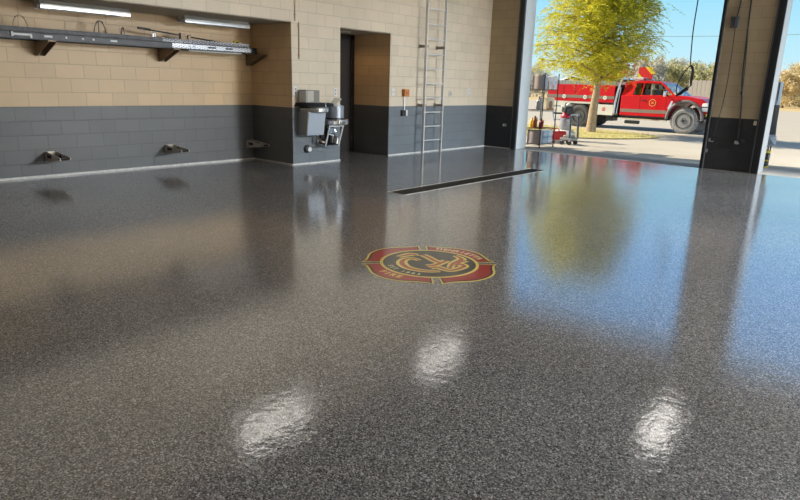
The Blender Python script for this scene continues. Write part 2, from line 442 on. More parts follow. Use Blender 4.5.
bm = B(); lathe(bm, [(.05, -.012), (.10, -.012), (.11, 0)], seg=24); obj('trim_ring', bm, M_white, t, smooth=True)
bm = B(); lathe(bm, [(.001, -.016), (.06, -.014), (.06, -.012)], seg=20); obj('lens', bm, M_dull, t, smooth=True)
pl = bpy.data.lights.new('downlight', 'SPOT'); pl.energy = 9; pl.spot_size = math.radians(150); pl.color = (1, .62, .26); pl.shadow_soft_size = .30
po = bpy.data.objects.new('downlight', pl); COL.objects.link(po); po.location = (0, 0, -.02); po.parent = t
# ceiling high-bay lights (three whose glare lies on the floor), then added fill lamps
def lamp(label, x, y, power, w=.34, l=1.45, z=4.25, col=(1, .95, .88)):
    t = thing('high_bay_or_fill_light', label, 'light', (x, y, z))
    bm = B(); prism(bm, [(-w/2-.03, 0), (-w/2+.02, .09), (w/2-.02, .09), (w/2+.03, 0)], 'y', -l/2-.02, l/2+.02); obj('housing', bm, M_white, t)
    for s in (-1, 1):
        bm = B(); cyl(bm, (0, s*l*.4, .09), (0, s*l*.4, 5.4-z), .006, seg=6); obj('hanging_cable', bm, M_dsteel, t)
    ld = bpy.data.lights.new('lamp', 'AREA'); ld.shape = 'RECTANGLE'; ld.size = w; ld.size_y = l; ld.energy = power; ld.color = col
    o = bpy.data.objects.new('lamp', ld); COL.objects.link(o); o.location = (0, 0, -.012); o.parent = t
    return t
LP = 6.5
lamp('high bay light hung over the drinking fountain end of the bay', 1.03, -7.62, LP)
lamp('high bay light hung over the floor drain', 1.47, -3.47, LP)
lamp('high bay light hung behind the block pillar', 6.04, -3.1, LP)
for x, y in ((15.4, -1.2), (19.6, -1.2)):  # added unseen lamps in place of daylight through the far doors
    lamp('added fill light standing in for door daylight deeper in the bay', x, y, 4300 if x < 17 else 3600, col=(.86, .93, 1))['group'] = 'added fill lights deeper in the bay'

for x, y in ((10.7, -8.2), (15.4, -8.2)):  # added unseen lamps that brighten the floor
    lamp('added fill light standing in for door daylight deeper in the bay', x, y, 55, col=(1, .93, .84))['group'] = 'added fill lights deeper in the bay'

# ------------------------------------------------------------------ alcove storage rack on brackets
def channel(bm, y0, y1, x, z, h=.10, w=.035, s=1, slope=0):
    bx(bm, x-w/2, x+w/2, y0, y1, z, z+.008); bx(bm, x-w/2, x+w/2, y0, y1, z+h-.008, z+h); bx(bm, x-s*w/2-.004, x-s*w/2+.004, y0, y1, z, z+h)
RK = (AX, 0, 0)
rk = thing('ladder', 'long black and silver ladder lying on brackets along the alcove wall', 'ladder', (-.98, -9, 1.93))
def rloc(y): return y+9
Y0, Y1 = -12.2, -6.40
for x, nm in ((.15, 'rail'), (-.19, 'rail')):
    bm = B(); bx(bm, x-.016, x+.016, rloc(Y0), rloc(Y1), 0, .10)
    bx(bm, x-.03, x+.03, rloc(Y0), rloc(Y1), 0, .012); bx(bm, x-.03, x+.03, rloc(Y0), rloc(Y1), .088, .10)
    obj('rail', bm, M_dsteel, rk, bevel=.003)
k = 0
y = Y0+.15
while y < Y1:
    bm = B(); cyl(bm, (-.19, rloc(y), .05), (.15, rloc(y), .05), .017, seg=10); obj('rung', bm, M_alu, rk)
    y += .305
def tread_material():
    m, nt, b, out = newmat('chequer_aluminium')
    tc = nt.nodes.new('ShaderNodeTexCoord'); ck = nt.nodes.new('ShaderNodeTexChecker'); ck.inputs['Scale'].default_value = 38
    mp = nt.nodes.new('ShaderNodeMapping'); mp.inputs['Rotation'].default_value = (.6, .5, .7); nt.links.new(tc.outputs['Object'], mp.inputs[0]); nt.links.new(mp.outputs[0], ck.inputs['Vector'])
    ck.inputs['Color1'].default_value = (.66, .67, .70, 1); ck.inputs['Color2'].default_value = (.14, .14, .155, 1)
    nt.links.new(ck.outputs[0], b.inputs['Base Color']); b.inputs['Metallic'].default_value = .5; b.inputs['Roughness'].default_value = .35; return m
M_chq = tread_material(); M_dkrail = mat('worn_dark_rail', (.12, .12, .125), .4, .4, var=.7, scale=30)
fl = thing('ladder', 'silver chequered ladder section stacked on top of the black one in the alcove', 'ladder', (-.98, -9, 2.035))
for x in (.13, -.17):
    bm = B(); prism(bm, [(x-.02, 0), (x+.022, 0), (x+.012, .055), (x-.012, .055)], 'y', rloc(-11.6), rloc(-8.2)); obj('rail', bm, M_dkrail, fl, label='dark rail length')
    bm = B(); prism(bm, [(x-.02, 0), (x+.022, 0), (x+.012, .055), (x-.012, .055)], 'y', rloc(-8.2), rloc(-6.55)); obj('rail', bm, M_chq, fl, label='silver chequered rail length')
y = -11.4
while y < -6.6:
    bm = B(); cyl(bm, (-.17, rloc(y), .03), (.13, rloc(y), .03), .014, seg=8); obj('rung', bm, M_alu, fl); y += .305
bm = B(); bx(bm, .165, .1675, rloc(-8.05), rloc(-6.52), .018, .088); obj('tread_strip', bm, M_chq, rk, label='silver chequered strip on the rail')
bm = B(); tube(bm, [(.15, rloc(-7.75), -.012), (.15, rloc(-6.72), -.012)], .012, 8); obj('lower_flange', bm, M_white, rk, label='pale lower edge')
# dark slots, white tags on the black rail
for y, w, m_, lb in ((-9.0, .10, M_white, 'white tag'), (-9.92, .11, M_white, 'white tag'), (-9.3, .03, M_white, 'white tag'), (-9.45, .025, M_white, 'white tag'), (-9.68, .02, M_white, 'white tag'), (-7.32, .16, M_black, 'black slot'), (-6.98, .14, M_black, 'black slot'), (-7.66, .05, M_chrome, 'bright clamp'), (-7.74, .03, M_chrome, 'bright clamp')):
    bm = B(); bx(bm, .166, .172, rloc(y-w/2), rloc(y+w/2), .042, .068); obj('tag_plate' if m_ is M_white else 'slot_plate' if m_ is M_black else 'clamp', bm, m_, rk, label=lb)
bm = B(); bx(bm, .148, .19, rloc(-10.37), rloc(-10.15), .045, .075); bx(bm, .148, .19, rloc(-10.39), rloc(-10.36), .03, .09); bx(bm, .148, .19, rloc(-10.16), rloc(-10.13), .02, .075); obj('end_bar', bm, M_white, rk, bevel=.004, label='white bar clipped to the rail')

def shelf_bracket(label, y, z, depth, h, m, grp, w=.10):
    t = thing('wall_bracket', label, 'bracket', (AX, y, z), 0, grp)
    bm = B(); bx(bm, 0, .012, -w/2, w/2, -h, 0); obj('wall_plate', bm, m, t)
    bm = B(); bx(bm, 0, depth, -w/2, w/2, -.016, 0); obj('arm', bm, m, t)
    for s in (-1, 1):
        bm = B(); prism(bm, [(.012, -.016), (depth*.98, -.016), (depth*.98, -.03), (.06, -h), (.012, -h)], 'y', s*w/2-.004, s*w/2+.004); obj('gusset', bm, m, t)
    for zz in (-h*.35, -h*.75):
        bm = B(); cyl(bm, (.012, 0, zz), (.024, 0, zz), .012, seg=6); obj('bolt', bm, M_alu, t)
    return t
shelf_bracket('brown steel bracket under the ladders below the white bar', -9.93, 1.93, .50, .20, M_rust, 'ladder brackets')
shelf_bracket('brown steel bracket under the ladders below the bright clamps', -8.06, 1.93, .50, .20, M_rust, 'ladder brackets')
shelf_bracket('brown steel bracket under the ladders at the brown end wall', -6.34, 1.93, .50, .20, M_rust, 'ladder brackets')
M_lowbr = mat('galvanised_bracket', (.62, .56, .48), .35, .3, var=.3, scale=20)
for y, lb in ((-9.93, 'small galvanised bracket low on the grey alcove wall, under the white bar'), (-8.02, 'small galvanised bracket low on the grey alcove wall, middle of three'), (-6.36, 'small galvanised bracket low in the dark corner of the alcove')):
    t = thing('wall_bracket', lb, 'bracket', (AX, y, .37), 0, 'low alcove brackets')
    bm = B(); bx(bm, 0, .012, -.085, .085, -.15, .0); obj('wall_plate', bm, M_lowbr, t)
    for s in (-1, 1):
        bm = B(); prism(bm, [(.012, 0), (.50, -.05), (.50, -.085), (.012, -.15)], 'y', s*.07-.006, s*.07+.006); obj('side_plate', bm, M_lowbr, t)
    bm = B(); cyl(bm, (.46, -.08, -.067), (.46, .08, -.067), .014, seg=8); bx(bm, .06, .20, -.079, .079, -.085, -.04); obj('pin', bm, M_dsteel, t)
# wire hooks standing above the ladders
def hook(label, y, z, h, w, m, n=3):
    t = thing('wire_hook', label, 'hook', (-.86, y, z), 0, 'wire hooks over the ladders')
    bm = B()
    tube(bm, smoothpts([(0, -w/2, 0), (0, -w*.38, h*.55), (0, -w*.18, h*.9), (0, 0, h), (0, w*.18, h*.9), (0, w*.38, h*.55), (0, w/2, 0)], 5), .0065, 6); obj('hoop', bm, m, t, smooth=True)
    bm = B(); tube(bm, [(-.02, -w*.05, 0), (-.02, -w*.02, h*1.02)], .008, 6); obj('stem', bm, m, t, smooth=True)
    bm = B(); tube(bm, smoothpts([(.0, -w*.28, h*.85), (.03, -w*.1, h*.95), (.03, w*.1, h*.95), (0, w*.28, h*.85)], 4), .006, 6); obj('crossbar', bm, m, t, smooth=True)
    return t
M_hook = mat('tan_wire', (.50, .38, .27), .4, .4); M_hookd = mat('dark_hook_wire', (.10, .075, .06), .4, .4)
hook('pale wire hook hoop standing above the white bar', -10.24, 2.04, .20, .21, M_hook)
hook('dark wire hook hoop standing on the ladders under the strip light', -9.17, 2.06, .20, .19, M_hookd)
hook('small thin wire hook next to the dark pole end', -8.83, 2.07, .12, .06, M_hookd)
hook('short pale hook post just below the dark pole', -8.33, 2.07, .10, .05, M_alu)
# pike pole lying over the ladders
t = thing('pike_pole', 'thin dark pole leaning on top of the ladders in the alcove', 'pole', (-.86, -8.54, 2.205))
bm = B(); cyl(bm, (0, .0, 0), (.0, 1.75, -.15), .011, seg=10); obj('shaft', bm, M_black, t, smooth=True)
bm = B(); cyl(bm, (0, -.05, .004), (0, .16, -.013), .017, seg=10); obj('grip', bm, M_black, t, smooth=True)
bm = B(); bx(bm, -.03, .03, .66, .76, -.13, -.02); bx(bm, -.02, .02, .80, .85, -.13, -.04); obj('holder_clip', bm, M_rust, t)
t = thing('strap_buckle', 'yellow strap lump sitting on the ladders near the dark end', 'strap', (-.86, -6.80, 2.09))
bm = B(); prism(bm, [(-.06, 0), (.06, 0), (.055, .03), (.0, .05), (-.05, .035)], 'x', -.03, .03); obj('webbing', bm, M_yellow, t, bevel=.006)
bm = B(); bx(bm, .03, .038, -.03, .03, .005, .028); obj('buckle', bm, M_dsteel, t)

# ------------------------------------------------------------------ two-level drinking fountain
t = thing('drinking_fountain', 'two-level stainless drinking fountain with missing lower cover on the block pier', 'drinking fountain', (0, -5.72, 0))
O = -5.72
bm = B(); prism(bm, [(0, .54), (.245, .54), (.30, .965), (.0, .965)], 'y', -6.16-O, -5.745-O); obj('upper_cabinet', bm, M_steelside, t, bevel=.008)
bm = B()
vs = [(.248, -6.15-O, .545), (.248, -5.755-O, .545), (.303, -5.75-O, .955), (.303, -6.15-O, .955)]
f = [bm.verts.new(v) for v in vs]; g = [bm.verts.new((v[0]+.006, v[1], v[2])) for v in vs]
bm.faces.new(f); bm.faces.new(g[::-1])
for i in range(4): bm.faces.new((f[i], g[i], g[(i+1) % 4], f[(i+1) % 4]))
obj('front_panel', bm, mat('brushed_front', (.50, .54, .58), .38, .55, var=.05), t, label='pale front panel')
def basin(y, z, rad, h, dep):
    """rounded front basin as an extruded D-shape with a lip and a bowl"""
    out = [(0.02, -rad)]+[(dep-rad+rad*math.cos(a), rad*math.sin(a)) for a in [(-PI/2)+PI*k/14 for k in range(15)]]+[(0.02, rad)]
    bm = B(); prism(bm, [(p[0], p[1]+y) for p in out], 'z', z, z+h)
    return bm
o = obj('upper_basin', basin(-5.91-O, .945, .245, .095, .44), M_steel, t, bevel=.02, seg=3)
bm = B(); lathe(bm, [(.001, .0), (.12, .003), (.16, .012), (.17, .016)], (.24, -5.91-O, 1.032), 24); obj('bowl', bm, M_steelside, o, smooth=True)
o = obj('bubbler_spout', lathe(B(), [(.018, 0), (.018, .03), (.011, .035), (.011, .075), (.004, .08)], (.33, -5.78-O, 1.04), 12), M_chrome, t, smooth=True)
bm = B(); cyl(bm, (.17, -5.40-O, .83), (.17, -5.40-O, 1.06), .17, seg=32); obj('lower_backsplash', bm, mat('grey_drum', (.34, .36, .40), .35, .5, var=.06), t, smooth=True)
bm = B(); cyl(bm, (.17, -5.40-O, .815), (.17, -5.40-O, .84), .175, seg=32); obj('dark_gasket', bm, M_black, t, smooth=True)
o = obj('lower_basin', basin(-5.44-O, .715, .255, .105, .47), M_steel, t, bevel=.025, seg=3)
bm = B(); bx(bm, .465, .485, -5.53-O, -5.43-O, .74, .79); obj('push_bar', bm, M_chrome, o, bevel=.006)
bm = B(); bx(bm, .30, .46, -5.70-O, -5.60-O, .735, .80); obj('side_push_bar', bm, M_chrome, o, bevel=.006)
# open frame below
bm = B()
for yy, y2 in ((-5.70, -5.73), (-5.36, -5.40)):
    tube(bm, [(.36, yy-O, .715), (.27, y2-O, .33)], .015, 6)
    tube(bm, [(.03, yy-O, .715), (.03, yy-O, .36)], .014, 6)
    tube(bm, [(.03, yy-O, .36), (.27, y2-O, .34)], .010, 6)
tube(bm, [(.33, -5.70-O, .56), (.33, -5.58-O, .53)], .012, 6); tube(bm, [(.36, -5.70-O, .70), (.36, -5.36-O, .70)], .015, 6)
obj('support_frame', bm, M_white, t)
bm = B(); lathe(bm, [(.03, -.12), (.085, -.09), (.09, .05), (.06, .10), (.02, .11)], (.15, -5.48-O, .47), 18); obj('compressor', bm, M_dsteel, t, smooth=True)
bm = B(); lathe(bm, [(.02, -.07), (.05, -.06), (.055, .05), (.02, .07)], (.25, -5.44-O, .43), 16); obj('cooling_tank', bm, M_chrome, t, smooth=True)
bm = B(); bx(bm, .05, .10, -5.68-O, -5.37-O, .36, .70); obj('back_plate', bm, M_black, t)
bm = B(); bx(bm, .18, .24, -5.58-O, -5.46-O, .56, .66); obj('control_box', bm, mat('blue_grey_box', (.25, .32, .40), .3, .4), t, bevel=.006)
bm = B(); bx(bm, .06, .26, -5.69-O, -5.39-O, .34, .352); obj('base_tray', bm, M_dsteel, t)
bm = B(); tube(bm, smoothpts([(.10, -5.78-O, .50), (.16, -5.74-O, .42), (.18, -5.66-O, .40), (.15, -5.58-O, .46)], 6), .022, 10); obj('drain_hose', bm, mat('brass_hose', (.40, .32, .24), .35, .5), t, smooth=True)
bm = B(); tube(bm, smoothpts([(.20, -5.62-O, .68), (.24, -5.52-O, .60), (.22, -5.48-O, .66), (.24, -5.44-O, .58)], 6), .012, 8); obj('supply_tube', bm, M_chrome, t, smooth=True)
t = thing('pipe_stub', 'round chrome pipe outlet on the grey wall under the fountain', 'pipe outlet', (0, -5.945, .275))
bm = B(); cyl(bm, (0, 0, 0), (.02, 0, 0), .075, seg=24); obj('escutcheon', bm, M_dsteel, t, smooth=True)
bm = B(); cyl(bm, (.02, .0, 0), (.09, .0, 0), .045, seg=20); obj('cap', bm, M_white, t, smooth=True)
# things on top of the fountain
t = thing('storage_box', 'upright grey-beige box standing on the upper fountain basin', 'box', (.10, -5.98, 1.112), math.radians(-2))
bm = B(); bx(bm, -.09, .13, -.15, .15, 0, .22); obj('carton', bm, M_boxdark, t, bevel=.006)
bm = B(); bx(bm, .131, .136, -.135, .01, .02, .205); obj('mesh_panel', bm, M_card_side, t, label='pale speckled panel')
bm = B(); bx(bm, -.07, .13, -.161, -.151, .01, .21); obj('side_flap', bm, M_white, t)
bm = B()
pts = [(-.06, -.31), (.10, -.34), (.28, -.27), (.33, -.05), (.30, .25), (.16, .47), (.02, .40), (-.04, .1)]
cl = smoothpts([(p[0], p[1], 0) for p in pts], 4, True)
top = [bm.verts.new((p.x*.9, p.y*.9, .065+.01*math.sin(9*p.y))) for p in cl]; bot = [bm.verts.new((p.x, p.y, .006+.004*math.sin(23*p.y))) for p in cl]
n_ = len(cl)
cv = bm.verts.new((.12, .03, .068))
for i in range(n_):
    bm.faces.new((bot[i], bot[(i+1) % n_], top[(i+1) % n_], top[i])); bm.faces.new((top[i], top[(i+1) % n_], cv))
bm.faces.new(bot[::-1])
tag(obj('black_cloth', bm, M_cloth_black, smooth=True), 'black cloth bunched across the fountain basins under the box', 'cloth').location = (0.02, -5.88, 1.042)
t = thing('tilted_card', 'small pale framed card propped at a tilt on the lower fountain drum', 'card', (.20, -5.40, 1.064))
R = Matrix.Rotation(math.radians(-38), 3, 'X')
bm = B(); box(bm, (0, 0, .075), (.16, .012, .16), Matrix.Rotation(math.radians(-48), 3, 'X') @ Matrix.Rotation(math.radians(8), 3, 'Z')); obj('frame', bm, M_white, t, bevel=.002)
bm = B(); box(bm, (.002, -.009, .068), (.10, .006, .10), Matrix.Rotation(math.radians(-48), 3, 'X') @ Matrix.Rotation(math.radians(8), 3, 'Z')); obj('picture_panel', bm, M_boxdark, t)
bm = B(); bx(bm, -.07, .07, -.11, .06, 0, .014); obj('foot', bm, M_white, t, bevel=.003)

# ------------------------------------------------------------------ electrical fittings
def outlet(label, loc, axis='x', m=None, w=.075, h=.12, grp=None, cat='outlet', name='wall_outlet'):
    t = thing(name, label, cat, loc, 0 if axis == 'x' else -PI/2, grp)
    bm = B(); bx(bm, 0, .008, -w/2, w/2, -h/2, h/2); obj('cover_plate', bm, m or M_white, t, bevel=.003)
    for z in (-h*.22, h*.22):
        bm = B(); cyl(bm, (.008, 0, z), (.011, 0, z), h*.13, seg=14); s = obj('socket', bm, mat_sock, t)
    return t
mat_sock = mat('socket_grey', (.32, .32, .32), .4)
outlet('white wall outlet at the alcove corner above the fountain box', (0, -6.20, 1.31), grp='white wall outlets', h=.15)
outlet('white wall outlet beside the dark doorway, above the tilted card', (0, -5.225, 1.30), grp='white wall outlets', h=.14)
t = thing('light_switch', 'white switch plate beside the doorway next to the orange box', 'switch', (0, -3.575, 1.31))
bm = B(); bx(bm, 0, .008, -.04, .04, -.07, .07); obj('cover_plate', bm, M_white, t, bevel=.003)
bm = B(); bx(bm, .008, .022, -.01, .01, -.02, .02); obj('toggle', bm, M_white, t)
t = thing('alarm_box', 'orange alarm box on the tan wall between doorway and ladder', 'alarm box', (0, -3.22, 1.30))
bm = B(); bx(bm, 0, .09, -.075, .075, -.075, .075); obj('housing', bm, M_orange, t, bevel=.01)
bm = B(); bx(bm, .09, .10, -.04, .04, -.03, .03); obj('push_plate', bm, mat('amber_plate', (.55, .14, .03), .4), t, bevel=.004)
bm = B(); cyl(bm, (.02, .0, -.075), (.02, .0, -.36), .012, seg=8); obj('conduit', bm, M_alu, t)
t = thing('junction_box', 'black junction box on the grey wall below the orange alarm box', 'junction box', (0, -3.23, .88))
bm = B(); bx(bm, 0, .06, -.09, .03, -.06, .06); obj('box_body', bm, M_black, t, bevel=.006)
bm = B(); bx(bm, 0, .05, .035, .09, -.06, .06); obj('end_cover', bm, M_white, t, bevel=.004)
t = thing('round_plate', 'round pale blank plate on the tan wall just past the ladder', 'plate', (0, -1.57, 1.285))
bm = B(); cyl(bm, (0, 0, 0), (.008, 0, 0), .075, seg=28); obj('disc', bm, mat('pale_plate', (.55, .50, .42), .4), t, smooth=True)
bm = B(); cyl(bm, (.008, 0, 0), (.014, 0, 0), .012, seg=10); obj('screw', bm, M_dsteel, t)
t = thing('oval_plate', 'white oval plate on the tan wall near the room corner', 'plate', (0, -.82, 1.335))
bm = B(); lathe(bm, [(.001, .012), (.05, .010), (.06, 0)], (0, 0, 0), 24, Matrix.Rotation(PI/2, 4, 'Y') @ Matrix.Diagonal((1.5, 1, 1, 1))); obj('disc', bm, M_white, t, smooth=True)
bm = B(); cyl(bm, (.01, 0, .02), (.016, 0, .02), .014, seg=10); obj('button', bm, mat_sock, t)
t = thing('door_sensor', 'small pale sensor block on the dark corner wall beside the door track', 'sensor', (.58, 0, .565))
bm = B(); bx(bm, -.05, .05, -.04, 0, -.03, .03); obj('body', bm, M_alu, t, bevel=.006)
bm = B(); cyl(bm, (.02, -.04, 0), (.02, -.046, 0), .014, seg=12); obj('lens', bm, M_black, t)

# ------------------------------------------------------------------ fixed wall ladder
t = thing('wall_ladder', 'tall fixed aluminium ladder bolted to the block wall near the corner', 'ladder', (0, -2.45, 0))
LX = .20
M_brk = mat('tan_bracket', (.30, .25, .20), .5, .2)
for s in (-1, 1):
    bm = B(); bx(bm, LX-.032, LX+.032, s*.325-.014, s*.325+.014, 0.01, 5.3); obj('rail', bm, M_ladder, t, bevel=.003, label='flat metal rail')
for k in range(17):
    z = .285+.3048*k
    bm = B(); cyl(bm, (LX, -.325, z), (LX, .325, z), .0135, seg=10); obj('rung', bm, M_ladder, t, smooth=True)
for z in (1.04, 2.27, 3.6, 4.9):
    for s in (-1, 1):
        bm = B(); bx(bm, 0, LX+.03, s*.311-s*.022-.008, s*.311-s*.022+.008, z-.028, z+.028); bx(bm, 0, .01, s*.311-s*.022-.03, s*.311-s*.022+.03, z-.04, z+.04)
        obj('bracket', bm, M_brk, t, bevel=.002, label='brown stand-off bracket')

# ------------------------------------------------------------------ pillar fittings
t = thing('control_box', 'dark door control box high on the block pillar', 'control box', (5.46, 0, 2.79))
bm = B(); bx(bm, -.07, .07, -.07, 0, -.10, .10); obj('housing', bm, mat('grey_control', (.07, .07, .075), .4), t, bevel=.01)
for z in (.05, 0, -.05):
    bm = B(); cyl(bm, (0, -.07, z), (0, -.082, z), .016, seg=12); obj('button', bm, M_black, t)
bm = B(); tube(bm, smoothpts([(.02, -.02, .10), (.03, -.02, .2), (.045, -.02, .45), (.05, -.02, 1.2)], 4), .012, 8); obj('cable', bm, M_black, t, smooth=True)
t = thing('hanging_cable', 'thin black cable hanging down the pillar from the control box', 'cable', (5.48, 0, 2.69))
bm = B(); tube(bm, smoothpts([(0, -.02, 0), (.01, -.02, -.5), (.01, -.02, -1.1), (-.03, -.02, -1.6), (-.09, -.02, -2.07)], 6), .007, 6); obj('cord', bm, M_black, t, smooth=True)
bm = B(); bx(bm, -.125, -.065, -.035, 0, -2.13, -2.08); obj('plug', bm, M_black, t, bevel=.006)
t = thing('pillar_conduit', 'dark vertical conduit with a coupling down the middle of the pillar', 'conduit', (5.68, 0, 0))
bm = B(); tube(bm, smoothpts([(.0, -.02, 4.2), (.0, -.02, 3.2), (.03, -.02, 2.4), (.06, -.02, 1.8), (.10, -.02, 1.5), (.13, -.02, 1.2), (.16, -.02, .62)], 6), .013, 8); obj('pipe', bm, M_black, t, smooth=True)
bm = B(); cyl(bm, (.095, -.02, 1.54), (.105, -.02, 1.46), .024, seg=10); obj('coupling', bm, M_black, t, smooth=True)
bm = B(); tube(bm, smoothpts([(.03, -.02, 2.6), (.07, -.02, 2.1), (.10, -.02, 1.55)], 5), .007, 6); obj('loose_wire', bm, M_black, t, smooth=True)
outlet('silver outlet low on the pillar under the thin cable', (5.355, 0, .575), 'y', M_alu, .09, .07, 'pillar outlets')
outlet('silver outlet low on the pillar under the conduit', (5.83, 0, .565), 'y', M_alu, .09, .07, 'pillar outlets')
outlet('small dim plate on the pillar edge below the silver outlets', (5.30, -.0, .36), 'y', mat_sock, .05, .07, 'pillar plates', 'plate', 'cover_plate')
outlet('small pale sensor plate on the pillar at the grey paint line', (6.10, -.05, .95), 'y', M_conduit, .05, .08, 'pillar plates', 'plate', 'cover_plate')
t = thing('power_connector', 'black round connector beside the silver outlet under the conduit', 'connector', (5.91, 0, .60))
bm = B(); cyl(bm, (0, 0, 0), (0, -.06, 0), .05, seg=16); obj('body', bm, M_black, t, smooth=True)
bm = B(); cyl(bm, (0, -.06, 0), (0, -.08, 0), .03, seg=16); obj('cap', bm, M_black, t, smooth=True)

# pull rope with loop hanging in the opening
t = thing('pull_rope', 'black door pull rope hanging in the opening with a looped end', 'rope', (4.86, -.40, 4.3))
zt = -4.3
bm = B(); tube(bm, smoothpts([(-.03, .36, 0), (-.02, .05, -.4), (-.012, 0, -1.1), (-.02, 0, -1.7), (.014, 0, -2.3)], 5), .011, 8); obj('rope', bm, M_black, t, smooth=True)
bm = B(); tube(bm, smoothpts([(.014, 0, 1.98+zt), (-.06, 0, 1.88+zt), (-.15, 0, 1.70+zt), (-.18, 0, 1.55+zt), (-.16, 0, 1.44+zt), (-.10, 0, 1.43+zt), (0, 0, 1.52+zt), (.08, 0, 1.62+zt)], 5), .010, 8); obj('loop', bm, M_black, t, smooth=True)
bm = B(); tube(bm, smoothpts([(.014, 0, 1.99+zt), (.07, 0, 1.93+zt), (.085, 0, 1.80+zt), (.075, 0, 1.70+zt), (.085, 0, 1.60+zt)], 5), lambda u: .016+.014*math.sin(PI*u), 8); obj('knot', bm, M_black, t, smooth=True)
bm = B(); cyl(bm, (.03, 0, 1.56+zt), (-.15, 0, 1.42+zt), .034, .026, seg=12); cyl(bm, (-.15, 0, 1.42+zt), (-.17, 0, 1.405+zt), .02, seg=10); obj('handle', bm, M_black, t, smooth=True)

# ------------------------------------------------------------------ trench drain
t = thing('trench_drain', 'long dark trench drain with pale metal edges set in the floor', 'drain', (3.20, -5.05, 0)); t.scale = (1.4, 1, 1)
bm = B()
for s in (-1, 1): bx(bm, s*.115-.009, s*.115+.009, -2.03, 2.03, .0005, .004)
for s in (-1, 1): bx(bm, -.124, .124, s*2.03-.009, s*2.03+.009, .0005, .004)
obj('frame', bm, mat('drain_edge', (.68, .64, .58), .35, .5), t)
bm = B(); bx(bm, -.106, .106, -2.021, 2.021, .0004, .0012); obj('channel', bm, M_black, t)
M_grate = mat('rusty_grate', (.030, .024, .02), .6, .3, var=.4, scale=15)
for k in range(8):
    y0 = -2.02+k*.505
    bm = B()
    for i in range(12): bx(bm, -.10, .10, y0+.02+i*.0405, y0+.042+i*.0405, .0014, .0034)
    for s in (-1, 0, 1): bx(bm, s*.093-.007, s*.093+.007, y0+.004, y0+.50, .0014, .0034)
    obj('grate', bm, M_grate, t)

# ------------------------------------------------------------------ floor emblem
em = thing('floor_emblem', 'red black and gold fire department cross emblem inlaid in the glossy floor', 'emblem', (5.69, -9.5, 0))
OFF = [(-42, .588), (-39.5, .572), (-36, .560), (-28, .562), (-20, .580), (-12, .598), (0, .606), (12, .598), (20, .580), (28, .562), (36, .560), (39.5, .572), (42, .588)]
def arm(a0, shrink):
    out = []
    prof = smoothpts([(math.radians(a), r, 0) for a, r in OFF], 4)
    for p in prof: out.append(((p.y-shrink)*math.cos(a0+p.x*(1-shrink*2.0)), (p.y-shrink)*math.sin(a0+p.x*(1-shrink*2.0))))
    for k in range(15):
        a = math.radians(41.2*(1-shrink*1.7))*(1-2*k/14); r = .40
        out.append((r*math.cos(a0+a), r*math.sin(a0+a)))
    return out
for k, nm in enumerate(('right', 'top', 'left', 'bottom')):
    a0 = k*PI/2
    bm = B(); prism(bm, arm(a0, 0), 'z', .0003, .0010); obj('arm_border', bm, D_gold, em, label='gold outlined arm')
    bm = B(); prism(bm, arm(a0, .018), 'z', .0005, .0014); obj('arm_margin', bm, D_black, em)  # black margin inside the gold outline
    bm = B(); prism(bm, [(p[0], p[1]) for p in arm(a0, .036)], 'z', .0006, .0018); obj('arm_panel', bm, D_red, em, label='red arm panel')
def disc(r, z0, z1, m, nm):
    bm = B(); cyl(bm, (0, 0, z0), (0, 0, z1), r, seg=72); return obj(nm, bm, m, em)
disc(.428, .0004, .0022, D_gold, 'ring'); disc(.402, .0005, .0027, D_black, 'center_field')
ST = dict(
 head=[(-.341, -.054), (-.331, .029), (-.309, .108), (-.247, .087)],
 hook=[(-.138, -.004), (-.205, .001), (-.247, -.044), (-.229, -.128), (-.165, -.2), (-.07, -.246), (.035, -.241), (.13, -.194), (.184, -.128)],
 bar=[(-.23, .154), (-.147, .132), (-.05, .089), (.036, .066)],
 cross=[(.016, -.092), (.049, -.021), (.044, .074), (.034, .16)],
 tail=[(.069, -.117), (.102, -.056), (.173, -.062), (.231, -.053), (.254, .023), (.245, .135), (.181, .161), (.173, .098)],
 crown=[(-.009, .35), (.064, .325), (.108, .283), (.124, .185), (.135, .114), (.188, .006)],
 spur=[(.147, .153), (.143, .234), (.157, .289)])
bg, br_ = B(), B()
for i, (k, pts) in enumerate(ST.items()):
    q = smoothpts([(x+.03, y, 0) for x, y in pts], 6)
    tp = (lambda u: 1.25-.55*abs(2*u-1)) if k in ('hook', 'crown', 'head') else (lambda u: 1)
    ribbon(bg, q, .084, .0029+i*.00001, tp); ribbon(br_, q, .036, .0033+i*.00001, tp)
obj('monogram_outline', bg, D_gold, em, label='gold outline of the interlaced letters', recalc=False)
obj('monogram', br_, D_orange, em, label='orange-red interlaced letters', recalc=False)
bm = B(); arc_text(bm, 'FIRE', .515, -PI/2-.04, .125, .085, .0023, False); obj('lettering', bm, D_gold, em)
bm = B(); arc_text(bm, 'HENRIETTA', .465, PI/2, .118, .082, .0023, True); obj('lettering', bm, D_cream, em)
bm = B(); arc_text(bm, 'EST 1883', .375, -PI/2-.05, .135, .06, .0031, False); obj('lettering', bm, D_cream, em)

